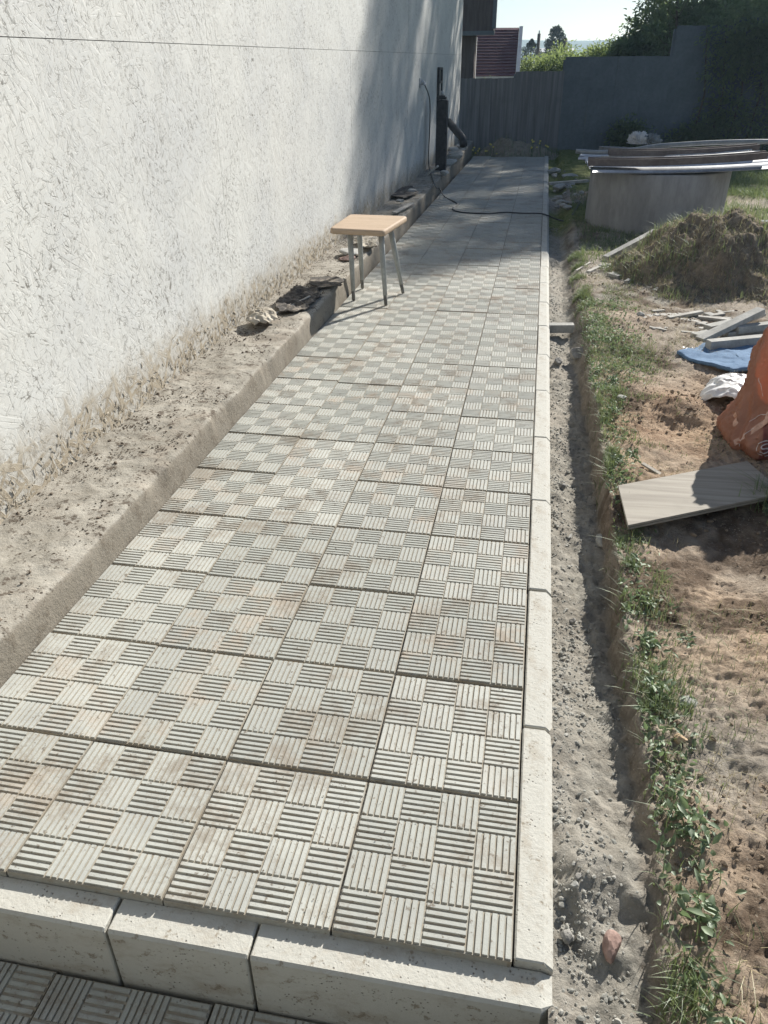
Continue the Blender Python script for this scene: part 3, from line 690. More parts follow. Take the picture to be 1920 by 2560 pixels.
# ---- stool
def stool():
    t = empty('stool', (-1.02, 4.03, 0), 'square wooden stool with pale tan seat and four grey tapered legs', 'stool')
    off = Vector((-1.02, 4.03, 0))
    # seat: rounded slab
    c = [Vector((-1.238, 3.80, 0)), Vector((-.905, 3.755, 0)), Vector((-.853, 4.30, 0)), Vector((-1.232, 4.33, 0))]
    rad = .035; outl = []
    for i in range(4):
        p0, p, p1 = c[i - 1], c[i], c[(i + 1) % 4]; a = (p0 - p).normalized(); b2 = (p1 - p).normalized()
        A = p + a * rad; B = p + b2 * rad
        for k in range(7):
            s_ = k / 6; outl.append((A * (1 - s_) ** 2 + p * 2 * s_ * (1 - s_) + B * s_ ** 2) - off)
    ctr = sum(outl, Vector()) / len(outl); V = []; F = []; n = len(outl)
    lay = [(.428, .965), (.4255 + .004, .99), (.438, 1.0), (.449, 1.0), (.455, .992), (.4595, .97), (.461, .93)]
    for z, s_ in lay:
        for p in outl: q = ctr + (p - ctr) * s_; V.append((q.x, q.y, z))
    for l in range(len(lay) - 1):
        for k in range(n): F.append((l * n + k, l * n + (k + 1) % n, (l + 1) * n + (k + 1) % n, (l + 1) * n + k))
    F.append(tuple(range(n - 1, -1, -1))); F.append(tuple((len(lay) - 1) * n + k for k in range(n)))
    meshobj('seat', V, F, M['seat'], t, True).data.polygons.foreach_set('use_smooth', [True] * (len(F) - 2) + [False] * 2)
    fr = MB(); 
    feet = [(-1.142, 3.974), (-.922, 3.893), (-.866, 4.205), (-1.154, 4.295)]
    tops = [(-1.150, 3.955), (-.955, 3.925), (-.945, 4.155), (-1.145, 4.19)]
    for (fx, fy), (tx, ty) in zip(feet, tops):
        a = Vector((fx, fy, .003)) - off; b2 = Vector((tx, ty, .43)) - off; m = a.lerp(b2, .14); mb = MB()
        mb.tube([m, a.lerp(b2, .6), b2], [.0127, .0165, .0185], 14); lg = mb.build('leg', M['leg'], t, True)
        mb = MB(); mb.tube([a, a.lerp(b2, .02), a.lerp(b2, .1395)], [.0095, .0105, .0126], 14); mb.build('foot', M['foot'], lg, True)
stool()

# ---- extension cable
wp = gp(1050, 207, X=WX)
cb = empty('extension_cable', (WX, wp.y, 0), 'thin black extension cable hanging from the wall and crossing the path', 'cable')
ctrl = [gp(1062, 213, X=WX + .07), gp(1071, 235, X=WX + .06), gp(1075, 262, X=WX + .05), gp(1074, 330, X=WX + .045), gp(1071, 400, X=WX + .06), gp(1076, 430, .17), gp(1090, 468, .14), (-1.195, 8.75, .09), gp(1112, 492, .005), gp(1135, 504, .005), gp(1143, 511, .005), gp(1131, 522, .005), gp(1145, 529, .005), gp(1170, 532, .005), gp(1218, 534, .005), gp(1262, 531, .005), gp(1305, 533, .005), gp(1352, 534, .006), gp(1372, 540, .008), gp(1392, 548, -.04), gp(1415, 552, -.03), gp(1432, 535, .02), gp(1450, 505, .05)]
ctrl = [Vector(c) - Vector((WX, wp.y, 0)) for c in ctrl]
m = MB(); m.tube(curve_pts(ctrl, 8), .0068, 8); m.build('cord', M['cable'], cb, True)
m = MB(); a = wp - Vector((WX, wp.y, 0)); m.tube([a + Vector((.005, 0, .005)), a + Vector((.03, .0, .004)), a + Vector((.06, -.005, -.01)), ctrl[0]], [.028, .026, .016, .008], 14); m.build('plug', M['plug'], cb, True)
so_ = empty('wall_socket', (WX, wp.y, wp.z), 'small pale wall socket that the black cable is plugged into', 'socket')
m = MB(); m.box((.006, -.02, 0), (.016, .10, .10)); m.build('socket_plate', M['osb2'] if 'osb2' in M else M['plug'], so_, bevel=.004)

# ---- post, bracket and leaning pipe by the wall
pb = gp(1098, 425, .15)
post = empty('dark_post', (pb.x + .02, pb.y, .12), 'thick dark square post standing on the footing under the wall bracket', 'post')
hgt = 0.92
m = MB(); m.box((0, 0, .40), (.135, .12, .86)); m.build('shaft', M['dark'], post, bevel=.006)
m = MB(); m.box((-.01, 0, .85), (.115, .11, .03)); m.box((-.01, 0, .87), (.08, .08, .02)); m.build('cap', M['dark'], post, bevel=.003)
m = MB(); m.tube([(-.005, 0, .88), (-.005, 0, .93)], .018, 12); m.build('bolt', M['plug'], post, True)
br = empty('wall_bracket', (WX, 11.3, .7), 'narrow tall metal frame fixed to the far end of the white wall', 'bracket')
m = MB(); zz0, zz1 = gp(1112, 290, X=WX).z, gp(1112, 172, X=WX).z
for dy in (-.22, .12): m.box((.02, dy, (zz0 + zz1) / 2 - .7), (.03, .035, zz1 - zz0))
m.box((.02, -.05, zz1 - .7), (.03, .38, .03)); m.box((.02, -.05, zz1 - .7 - .16), (.03, .38, .03)); m.build('frame', M['dark'], br)
m = MB(); m.box((.015, -.05, (zz0 + zz1) / 2 - .78), (.014, .2, (zz1 - zz0) * .78)); m.build('slat', M['zinc'], br)
m = MB(); p0 = gp(1122, 305, Y=11.9); p1 = gp(1160, 350, Y=11.3); m.tube([(0, 0, 0), (p1 - p0) * .8, (p1 - p0) * .93 + Vector((0, -.04, -.0)), (p1 - p0) + Vector((0, -.05, -.07))], .055, 12)
o = m.build('downpipe', M['dark'], smooth=True); o.location = p0; tag(o, 'dark elbow pipe leaning down behind the square post', 'pipe')

# ---- rubble on the ledge
Zl = lambda y: .095 + .0065 * y
def px_rock(name, u, v, z, r, mat, seed, label, cat='stone', group=None, rz=0, tilt=0):
    p = gp(u, v, z); return rock(name, (p.x, p.y, z + r[2] * .55), r, M[mat], seed, label, cat, group, rz, tilt)
pts = lambda L, z: [tuple(gp(u, v, z).xy) for u, v in L]
crumpled('roofing_felt', pts([(735, 725), (800, 722), (800, 745), (770, 775), (735, 790), (690, 782), (690, 760)], .115), .122, M['felt'], .003, .03, 16, 1)
tag(bpy.data.objects['roofing_felt'], 'black torn roofing felt heaped on the footing beside the crumpled rag', 'roofing felt', 'roofing felt scraps on the footing')
fl = [([(775, 695), (840, 690), (862, 700), (850, 715), (800, 720), (775, 712)], 4.6, 'crinkled black felt scrap behind the stool legs, in front of the pale slab', 2),
      0 if 1 else ([(230, 1150), (300, 1135), (330, 1165), (315, 1205), (285, 1222), (245, 1205), (215, 1185)], 1.6, 'cracked dark felt flake lying nearest on the footing, left of the path', 3),
      0 if 1 else ([(375, 1060), (425, 1010), (470, 1030), (490, 1050), (440, 1075), (385, 1085)], 2.1, 'dusty crumpled felt sheet in the middle of the near footing', 4),
      ([(885, 600), (930, 596), (945, 610), (940, 622), (905, 625)], 5.6, 'grey felt hump behind the rear stool leg', 5),
      ([(985, 470), (1030, 465), (1045, 482), (1010, 496), (975, 490)], 9, 'dark felt strip on the footing under the hanging cable', 6)]
for L, yy, lab, sd_ in [q for q in fl if q]:
    z = Zl(yy) + (.004 if sd_ not in (3, 4) else -.002); o = crumpled('roofing_felt', pts(L, z), z, M['felt'] if sd_ not in (4, 5) else M['rag'], .0025, (.0035 if sd_ < 5 else .010) if sd_ != 5 else .04, 16, sd_); tag(o, lab, 'roofing felt', 'roofing felt scraps on the footing')
# rag
def rag(name, c, r, label, cat, mat, seed, amp=.5, f=3.):
    V, F = ico(5); d = V.copy(); q = fbm(V[:, 0] * 1.3 + V[:, 2] * .7 + 5, V[:, 1] * 1.3 - V[:, 2] + 5, f, 4, seed, .55); q2 = fbm(V[:, 1] + 3, V[:, 2] * 1.5 + V[:, 0], f * 1.6, 3, seed + 3)
    rad = 1 + amp * (1 - 4 * np.abs(q)) * .5 - amp * np.abs(q2); d = d * rad[:, None] * np.array(r); d[:, 2] = np.maximum(d[:, 2], -r[2] * .35)
    o = meshobj(name, d, F, mat, smooth=True); o.location = c; return tag(o, label, cat)
def dome(cx, cy, rx, ry, h): return lambda x, y: h * np.maximum(0, 1 - ((x - cx) / rx) ** 2 - ((y - cy) / ry) ** 2) ** .6
p = gp(655, 808, .12); o = crumpled('rag', [(p.x + .075 * math.cos(a), p.y + .12 * math.sin(a)) for a in (0, .7, 1.5, 2.3, 3.1, 3.9, 4.7, 5.5)], .105, M['rag'], .003, .05, 11, 9, 60, lift=dome(p.x, p.y, .08, .125, .06)); tag(o, 'crumpled beige rag lying against the foot of the white wall', 'rag')
def bar(name, a, b_, w_, h_, mat, label, cat, group=None, bevel=.002, roll=0, jit=0.0):
    a, b_ = Vector(a), Vector(b_); d = b_ - a; L = d.length; m = MB()
    n = 6
    for i in range(1): m.box((0, 0, 0), (L, w_, h_), None, jit)
    o = m.build(name, mat, bevel=bevel); q = d.to_track_quat('X', 'Z'); o.rotation_mode = 'QUATERNION'; from mathutils import Quaternion
    o.rotation_quaternion = q @ Quaternion((1, 0, 0), roll); o.location = (a + b_) / 2; return tag(o, label, cat, group)
def pbar(name, u1, v1, u2, v2, z1, z2, w_, h_, mat, label, cat, group=None, **kw):
    a = gp(u1, v1, z1); b_ = gp(u2, v2, z2); return bar(name, a, b_, w_, h_, mat, label, cat, group, **kw)
pbar('wood_lath', 684, 786, 775, 740, .118, .145, .012, .006, M['lath'], 'thin pale lath lying over the black felt by the wall', 'lath')
pbar('wood_lath', 985, 532, 1030, 508, .15, .16, .045, .012, M['lath'], 'short grey board on the footing behind the stool seat', 'lath')
px_rock('stone_slab', 878, 632, .135, (.085, .12, .02), 'block', 21, 'flat pale broken slab seen between the rear stool legs', 'slab', None, .4)
px_rock('brick_piece', 868, 650, .115, (.06, .05, .022), 'rstone', 22, 'brownish broken brick piece under the pale slab by the stool', 'brick', None, .3)
pbar('wood_lath', 1063, 440, 1095, 415, .19, .30, .09, .02, M['block'], 'pale board offcut leaning against the wall beside the dark post', 'board')
for i, (u, v, r, lab) in enumerate(((1030, 482, (.05, .07, .03), 'stone on the footing just left of the cable'), (1122, 412, (.10, .2, .05), 'long grey rubble lump right behind the dark post'), (1135, 395, (.09, .22, .07), 'rubble lump on the footing between post and fence'),
                                   (1148, 375, (.11, .2, .07), 'large rubble lump at the far corner of the footing'), (1128, 378, (.12, .12, .05), 'flat grey slab leaning on the far rubble'), (1110, 437, (.06, .1, .035), 'small stone at the foot of the dark post'),
                                   (1000, 505, (.04, .05, .02), 'small stone on the footing left of the short board'))):
    px_rock('rubble_stone', u, v, Zl(8), r, 'block', 40 + i, lab, 'rubble', 'rubble on the far footing', random.uniform(-.5, .5))
pbar('wood_lath', 1125, 385, 1160, 372, .26, .27, .05, .015, M['lath'], 'grey lath lying on the far rubble by the fence', 'lath')
# crumbs on the ledge
n = 11000; yy = rs.uniform(.2, 6.5, n); xx = -1.22 - rs.beta(1.2, 1., n) * .30; k = rs.rand(n) < np.clip(.1 + 1.1 * ss(.0, .3, fbm(xx, yy, 5, 3, 290)), 0, 1); xx, yy = xx[k], yy[k]
o = pebbles('dirt_crumbs', np.stack([xx, yy, .093 + .0065 * yy], 1), np.clip(rs.lognormal(-6.1, .5, len(xx)), .0012, .008), M['bark'], 1); tag(o, 'dark dirt crumbs scattered on the rough footing', 'dirt'); kind(o, 'stuff')
n = 700; cx = np.array([-1.11, -.55, -.3, -1.15]); cy = np.array([1.35, 1.9, .05, 2.4]); j = rs.randint(0, 4, n); xx = cx[j] + rs.normal(0, .12, n); yy = cy[j] + rs.normal(0, .25, n); k = (xx > -1.19) & (xx < -.01) & (yy > .01); xx, yy = xx[k], yy[k]
o = pebbles('sand_grains', np.stack([xx, yy, 0 * xx + .0], 1), np.clip(rs.lognormal(-6.8, .4, len(xx)), .0006, .0045), M['bark'], 1); tag(o, 'small dark crumbs dropped on the paving', 'dirt'); kind(o, 'stuff')

# ---- kerb piece across trench, stones
pbar('kerb_offcut', 1372, 819, 1433, 820, -.035, -.035, .055, .045, M['block'], 'grey kerb offcut laid across the trench against the kerb row', 'kerb offcut', jit=.002)
ST = [(1395, 910, (.024, .03, .026), 'stone', 'dark rounded stone in the trench below the kerb offcut'), (1448, 890, (.05, .06, .035), 'stone', 'large rounded clod half buried in the trench bank'),
      (1503, 1358, (.022, .032, .018), 'block', 'pale angular stone in the shaded side of the trench'), (1530, 2370, (.016, .028, .016), 'rstone', 'reddish flat stone standing in the near trench sand'),
      (1417, 2345, (.014, .014, .011), 'stone', 'round stone next to the near kerb end'), (1436, 2213, (.007, .007, .006), 'block', 'small pale round pebble in a pebble group by the kerb'),
      (1446, 2190, (.006, .011, .005), 'stone', 'elongated pebble above the pale round pebble'), (1720, 1760, (.022, .020, .008), 'block', 'flat pale stone in the soil beside the small lone weed'),
      (1425, 1343, (.016, .008, .007), 'block', 'flat light stone in the middle of the trench'), (1405, 1220, (.018, .018, .014), 'stone', 'dark stone group top in the trench across from the board'),
      (1700, 1850, (.014, .014, .010), 'cork', 'brown clod on the bare soil right of the weeds'), (1555, 995, (.022, .018, .010), 'block', 'white stone in the grass left of the hollow'),
      (1600, 788, (.03, .025, .016), 'block', 'pale round stone left of the scattered laths'), (1432, 1555, (.011, .011, .009), 'stone', 'dark round stone in the trench below the board corner')]
for i, (u, v, r, mt, lab) in enumerate(ST):
    z = -.09 if u < 1540 and v > 850 else .01
    p = gp(u, v, z); zz = float(terrain_h(np.array([p.x]), np.array([p.y]))[0]); p = gp(u, v, zz); rock('stone', (p.x, p.y, zz + r[2] * .4), r, M[mt], 60 + i, lab, 'stone', 'stones lying in the trench and soil', random.uniform(0, 3), random.uniform(-.2, .2))
pbar('stone_shard', 1412, 2255, 1440, 2305, -.05, -.045, .006, .02, M['stone'], 'thin slate shard stuck in the near trench sand', 'shard', jit=.001)

# ---- bleached board
bd = empty('wooden_board', tuple(gp(1730, 1235, .05)), 'wide sun-bleached wooden board lying tilted on the soil below the orange bag', 'board')
c0 = bd.location.copy(); cs = [gp(1545, 1213, .045), gp(1570, 1313, .045), gp(1960, 1232, .055), gp(1868, 1152, .05)]
# planar, layered: two plies
for k, (zo, gr, nm) in enumerate(((0, 0, 'top_ply'), (-.0105, .004, 'lower_ply'))):
    V = [(c - c0) + Vector((0, 0, zo)) for c in cs] ; ctr = sum(V, Vector()) / 4; V = [v + (ctr - v).normalized() * gr for v in V]
    V2 = [v + Vector((0, 0, -.008)) for v in V]; nu, nv = 40, 12
    meshobj(nm, V2 + V, [(0, 1, 2, 3)[::-1], (4, 5, 6, 7), (0, 4, 5, 1)[::-1], (1, 5, 6, 2)[::-1], (2, 6, 7, 3)[::-1], (3, 7, 4, 0)[::-1]], M['plank'], bd, bevel=.0012)
pbar('wood_splinter', 1605, 1158, 1655, 1188, .03, .012, .018, .006, M['plank'], 'pale wood splinter on the soil behind the bleached board', 'splinter')

# ---- orange bag
BC = Vector((.965, 2.16, 0))
def bagp(th, t):
    """point on the bag: th around, t 0..1 bottom to rim"""
    prof_ = [(0, .78), (.04, .93), (.12, .95), (.22, .90), (.34, .82), (.5, .78), (.8, .76), (1., .70)]
    r = np.interp(t, [p[0] for p in prof_], [p[1] for p in prof_]) * .285
    c, s_ = np.cos(th), np.sin(th)
    fold = .12 * fbm(np.cos(th) * 1.5 + 4, np.sin(th) * 1.5 + t * 1.3 + 4, 1.6, 4, 401, .5) + .09 * (.5 - 2 * np.abs(fbm(np.cos(th) * 2.2 + t, np.sin(th) * 2.2 - t * 2 + 3, 2.6, 4, 402, .55)))
    crease = -.02 * np.exp(-((np.mod(th * 5 / 6.283 + t * .8, 1) - .5) / .12) ** 2)
    r = r * (1 + fold + crease)
    z = .42 * t + .03 * np.sin(th * 2 + 1) * t * t + .03 * fbm(c * 2 + 9, s_ * 2 + 9, 2, 3, 403) * t * t
    return np.stack([BC.x + r * c * 1.0 + .03 * t, BC.y + r * s_ * .95, z], -1)
bag = empty('trash_bag', tuple(BC), 'bulging orange plastic bag with white and brown print at the right edge', 'bag')
nt_, nz_ = 150, 60; TH, T_ = np.meshgrid(np.linspace(0, 2 * np.pi, nt_, endpoint=False), np.linspace(0, 1, nz_), indexing='ij')
V = bagp(TH.ravel(), T_.ravel()) - np.array(BC); inner = V.copy(); inner[:, :2] *= .985
def wrapf(nt__, nz__, off=0, flip=False):
    F = []
    for i in range(nt__):
        i2 = (i + 1) % nt__
        for j in range(nz__ - 1):
            q = (i * nz__ + j + off, i2 * nz__ + j + off, i2 * nz__ + j + 1 + off, i * nz__ + j + 1 + off); F.append(q[::-1] if flip else q)
    return F
F = wrapf(nt_, nz_) + wrapf(nt_, nz_, len(V), True) + [(i * nz_ + nz_ - 1, ((i + 1) % nt_) * nz_ + nz_ - 1, ((i + 1) % nt_) * nz_ + nz_ - 1 + len(V), i * nz_ + nz_ - 1 + len(V)) for i in range(nt_)]
n_ = NT('orange_bag_plastic'); c = n_.mix(n_.ramp(n_.noise(7, 4, .6), .3, .7), (.42, .185, .115), (.50, .25, .17))
zc = n_.n('SeparateXYZ', {0: n_.P}).outputs[2]
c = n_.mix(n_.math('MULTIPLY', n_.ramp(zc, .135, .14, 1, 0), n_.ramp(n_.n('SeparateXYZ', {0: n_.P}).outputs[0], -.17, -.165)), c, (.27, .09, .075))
M['bag'] = n_.done(c, .28, n_.bump(n_.noise(16, 5, .65, dist=1.5), .7, .012), .5)
_t = M['bag'].node_tree; _b = _t.nodes['Principled BSDF']; _tr = _t.nodes.new('ShaderNodeBsdfTranslucent'); _tr.inputs[0].default_value = (.60, .26, .15, 1); _mx = _t.nodes.new('ShaderNodeMixShader'); _mx.inputs[0].default_value = .38
_t.links.new(_b.outputs[0], _mx.inputs[1]); _t.links.new(_tr.outputs[0], _mx.inputs[2]); _t.links.new(_mx.outputs[0], [x for x in _t.nodes if x.type == 'OUTPUT_MATERIAL'][0].inputs[0])
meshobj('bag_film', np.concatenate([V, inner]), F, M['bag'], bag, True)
def on_bag(pts2, name, mat, off=.0025):
    """flat print pieces (theta, t polygons) wrapped on the film"""
    V = []; F = []
    for poly in pts2:
        k = len(V); a = np.array(poly, float); P3 = bagp(a[:, 0], a[:, 1]); nrm = P3 - np.array([BC.x + .02, BC.y, 0]) * [1, 1, 0] - np.stack([0 * P3[:, 0], 0 * P3[:, 0], P3[:, 2]], 1); nrm /= np.linalg.norm(nrm, axis=1)[:, None]
        Q = P3 + nrm * off - np.array(BC); V += [tuple(q) for q in Q]; F.append(tuple(range(k, k + len(poly))))
    return meshobj(name, V, F, mat, bag)
def strip(pl, w_):
    out = []
    for (a, b_) in zip(pl[:-1], pl[1:]):
        d = np.array(b_) - np.array(a); d = d / (np.linalg.norm(d) + 1e-9); nn = np.array([-d[1], d[0]]) * w_ * .5; nn = nn * np.array([1.4, 1.])
        out.append([tuple(np.array(a) - nn), tuple(np.array(b_) - nn), tuple(np.array(b_) + nn), tuple(np.array(a) + nn)])
    return out
th0 = math.radians(234)
arc = lambda cx, cy, rx, ry, a0, a1, n=22: [(cx + rx * math.cos(math.radians(a0 + (a1 - a0) * k / n)), cy + ry * math.sin(math.radians(a0 + (a1 - a0) * k / n))) for k in range(n + 1)]
on_bag(strip(arc(th0, .155, .105, .062, 0, 360, 30), .008), 'print_ring', M['paper'])
on_bag(strip(arc(th0, .172, .042, .018, 30, 270, 14) + arc(th0, .138, .042, .018, 90, -150, 14), .009), 'print_letter', M['paper'])
for pl in ([(th0 - .42 + .03 * i, .30 + .018 * i + .02 * math.sin(i * .7)) for i in range(16)], [(th0 - .38 + .006 * i * i * .2, .08 + .022 * i) for i in range(14)], [(th0 - .62 + .02 * i, .62 - .012 * i) for i in range(10)]): on_bag(strip(pl, .006), 'print_line', M['paper'])
for pl, w_ in (([(th0 - .45 + .05 * i, .10 + .045 * i) for i in range(9)], .055), ([(th0 - .80 + .03 * i, .28 - .01 * i) for i in range(7)], .05), ([(th0 - .30 + .02 * i, .52 - .03 * i) for i in range(6)], .03)): on_bag(strip(pl, w_), 'pale_print', M['palebag'], .0018)
m = MB(); m.box((.03, .02, .28), (.14, .022, .20), Euler((.3, .25, .5)).to_matrix()); m.box((.06, -.03, .29), (.11, .02, .20), Euler((-.3, .3, -.4)).to_matrix()); o = m.build('cardboard_scraps', M['cork']); o.location = BC; tag(o, 'brown cardboard scraps poking out of the orange bag', 'cardboard')

# ---- white sack, blue mat
p = gp(1805, 985, .05)
def sack():
    global M
    c0 = gp(1808, 1012, .02); t = empty('plastic_sack', (c0.x, c0.y, 0), 'crumpled white plastic sack squashed between orange bag and blue mat', 'sack')
    o = crumpled('sack_body', [(c0.x + .05 + .9 * q1 * math.cos(a), c0.y + .03 + .9 * q2 * math.sin(a)) for a, q1, q2 in ((0, .15, .2), (.6, .16, .2), (1.3, .14, .2), (2.0, .13, .22), (2.7, .15, .2), (3.3, .19, .2), (3.9, .13, .16), (4.6, .12, .17), (5.4, .14, .18))], .008, M['white'], .003, .042, 6, 77, 90, lift=dome(c0.x + .05, c0.y + .03, .14, .18, .10)); o.parent = t; o.location = (-c0.x, -c0.y, 0)
sack()
o = crumpled('blue_mat', [tuple(gp(u, v, .03).xy) for u, v in ((1692, 880), (1760, 862), (1850, 845), (1990, 835), (2000, 880), (1900, 905), (1870, 922), (1840, 926), (1780, 912), (1740, 903))], .012, M['blue'], .016, .02, 5, 15)
tag(o, 'blue foam mat folded on the ground under the grey bars', 'mat')
o = crumpled('white_film', [tuple(gp(u, v, .02).xy) for u, v in ((1700, 865), (1745, 845), (1765, 856), (1745, 872), (1705, 878))], .012, M['white'], .003, .02, 20, 25, n=20)
tag(o, 'small scrap of white film behind the blue mat', 'plastic film')

# ---- bars and slabs on the right
G1 = 'broken grey bars heaped behind the blue mat'; G2 = 'slab pieces beside the weedy mound'
B = [  # u1 v1 u2 v2 z1 z2 w h label
 (1748, 851, 1903, 776, .03, .13, .055, .03, 'long grey bar leaning diagonally on top of the heap'),
 (1770, 862, 1990, 842, .05, .05, .05, .045, 'thick grey ribbed bar lying nearest, along the blue mat'),
 (1840, 824, 2000, 806, .06, .07, .05, .035, 'upper grey bar running out of the right edge'),
 (1812, 838, 1990, 818, .03, .04, .05, .04, 'dark grey bar between the two thick right bars'),
 (1737, 842, 1775, 834, .025, .025, .06, .03, 'short grey block at the left end of the heap'),
 (1768, 820, 1830, 806, .03, .035, .05, .025, 'medium bar under the diagonal one'),
 (1585, 806, 1638, 802, .012, .012, .03, .016, 'short grey lath farthest left in the scatter'),
 (1671, 795, 1755, 780, .02, .03, .032, .018, 'bright long lath in the middle of the scatter'),
 (1697, 799, 1745, 806, .014, .012, .03, .016, 'small lath just below the bright long one'),
 (1745, 793, 1832, 802, .018, .018, .03, .016, 'thin lath pointing at the diagonal bar'),
 (1656, 791, 1692, 787, .014, .016, .03, .015, 'tiny lath left of the bright long one'),
 (1742, 812, 1765, 808, .012, .012, .03, .016, 'stub of lath close to the heap'),
 (1878, 797, 1907, 785, .08, .09, .04, .015, 'light splinter bar behind the diagonal one'),
 (1622, 790, 1640, 800, .012, .012, .04, .02, 'pale square chip among the scattered laths'),
 (1765, 788, 1782, 786, .012, .012, .05, .016, 'little flat chip behind the thin lath')]
for (u1, v1, u2, v2, z1, z2, w_, h_, lab) in B: pbar('grey_bar', u1, v1, u2, v2, z1, z2, w_, h_, M['lath'] if w_ < .045 else M['block'], lab, 'bar', G1, jit=.0015)
B = [(1513, 648, 1640, 580, .03, .17, .05, .045, 'long pale kerb piece propped against the weedy mound', 'block'),
     (1470, 680, 1514, 660, .018, .02, .028, .014, 'flat lath below the long kerb piece', 'lath'), (1440, 677, 1475, 656, .02, .02, .014, .008, 'thin lath in the grass nearest the trench', 'lath'),
     (1523, 686, 1551, 694, .02, .02, .045, .03, 'squat block piece at the bottom of the slab group', 'block'), (1523, 662, 1558, 675, .03, .03, .05, .02, 'tilted slab chip in the slab group', 'block'),
     (1553, 661, 1580, 660, .045, .045, .04, .02, 'small pale block right of the slab chips', 'block'), (1636, 728, 1672, 709, .02, .05, .03, .02, 'grey slab sticking out of the mound foot', 'block')]
for (u1, v1, u2, v2, z1, z2, w_, h_, lab, mt) in B: pbar('slab_piece', u1, v1, u2, v2, z1, z2, w_, h_, M[mt], lab, 'slab', G2, jit=.002)
rr_ = random.Random(5)
for i in range(16):
    c = gp(rr_.uniform(1600, 1880), rr_.uniform(775, 835), .015); a = rr_.uniform(-.5, .5); L = rr_.uniform(.03, .13); d = Vector((math.cos(a), math.sin(a), rr_.uniform(-.08, .08))) * L / 2
    bar('broken_lath', c - d, c + d, rr_.uniform(.018, .035), rr_.uniform(.008, .016), M['lath'], '%s broken lath, %s' % ('longer' if L > .09 else 'very short' if L < .06 else 'short', 'left part of the scatter before the bar heap' if c.x < .75 else 'close to the bar heap'), 'lath', 'small broken laths by the bar heap', jit=.002)
for i in range(12):
    c = gp(rr_.uniform(1500, 1600), rr_.uniform(650, 705), .02); a = rr_.uniform(-.3, 1.2); L = rr_.uniform(.03, .09); d = Vector((math.cos(a), math.sin(a), rr_.uniform(-.1, .1))) * L / 2
    bar('concrete_chip', c - d, c + d, rr_.uniform(.02, .05), rr_.uniform(.012, .025), M['block'], '%s concrete chip lying among the slab pieces' % ('tiny' if L < .05 else 'small' if L < .07 else 'longish'), 'chip', 'small chips among the slab pieces', jit=.005)
for i in range(22):
    c = gp(rr_.uniform(1385, 1455), rr_.uniform(425, 520), .03); a = rr_.uniform(0, 3); r_ = rr_.uniform(.02, .06)
    rock('rubble_chip', c, (r_, r_ * rr_.uniform(.5, 1), r_ * .5), M[rr_.choice(['block', 'stone', 'lath'])], 700 + i, 'small %s rubble chip %s' % ('wide' if r_ > .045 else 'tiny' if r_ < .03 else 'medium', 'close to the far kerb stones' if c.x < .22 else 'nearer the well ring than the kerb'), 'rubble', 'small rubble by the well ring', a, 0, 2)
# ribbed broken tile
p = gp(1572, 632, .06); m = MB(); e = Euler((-.5, .1, .6)).to_matrix()
m.box((0, 0, 0), (.13, .11, .018), e, .004)
for k in range(8): m.box(e @ Vector((-.056 + .016 * k, 0, .011)), (.008, .104, .006), e)
o = m.build('broken_tile', M['block'], bevel=.001); o.location = p; tag(o, 'broken ribbed paving tile tilted beside the long kerb piece', 'tile')

# ---- soil mounds
def mound(name, cx, cy, rx, ry, h, seed, zone, n=110, label=None):
    X, Y = np.meshgrid(np.linspace(-1.25, 1.25, n), np.linspace(-1.25, 1.25, n), indexing='ij'); u = X.ravel(); v = Y.ravel(); r = np.hypot(u, v) * (1 + .35 * fbm(u, v, 1.2, 3, seed))
    x = cx + u * rx; y = cy + v * ry; z = h * ss(1.05, .05, r) ** .85 * (1 + .5 * fbm(x, y, 2.5, 4, seed + 2)) + .05 * fbm(x, y, 9, 4, seed + 4, .6) * ss(1.2, .8, r) + .02 * fbm(x, y, 40, 3, seed + 6, .6) * ss(1.2, .9, r)
    base = terrain_h(x, y) if cx > 0 else 0 * x - .03
    z = base + z - .05 * ss(1.0, 1.2, r) - .01
    o = meshobj(name, np.stack([x, y, z], 1), grid_faces(n, n), M['soil'], smooth=True, tone=np.tile(np.array([zone]), (len(x), 1)), toneattr='zone')
    return kind(o, 'structure'), (x, y, z, r)
mo, (mx_, my_, mz_, mr_) = mound('soil_mound', 1.21, 5.02, .68, .88, .36, 601, (.35, .60, .06), 190)
k = rs.choice(np.where(mr_ < 1.05)[0], 9000); k = k[rs.rand(len(k)) < np.clip(.12 + 1.2 * ss(0, .3, fbm(mx_[k], my_[k], 4, 3, 610)), 0, 1)]
o = blades('mound_weeds', np.stack([mx_[k], my_[k], mz_[k]], 1) + rs.normal(0, .004, (len(k), 3)), M['leaf'], .02, .085, .002, .005, .9); tag(o, 'weeds and grass sprouting from the dug soil mound', 'weeds'); kind(o, 'stuff')
k = rs.choice(np.where(mr_ < 1.05)[0], 8000); o = blades('mound_straw', np.stack([mx_[k], my_[k], mz_[k]], 1), M['straw'], .015, .055, .001, .0026, 1.4); tag(o, 'dry roots and straw tangled over the soil mound', 'dry grass'); kind(o, 'stuff')
mo2, (mx2, my2, mz2, mr2) = mound('soil_mound', -.52, 14.35, .85, .45, .24, 631, (.25, .25, .1), 70)
k = rs.choice(np.where((mx2 > -1.6))[0], 1500); k = k[(mr2[k] > .75) | (rs.rand(len(k)) < .12)]
o = blades('mound_grass', np.stack([mx2[k], my2[k], mz2[k]], 1), M['leaf'], .04, .14, .006, .012, .5); tag(o, 'grass around the far soil mound at the end of the path', 'grass'); kind(o, 'stuff')
fp = []
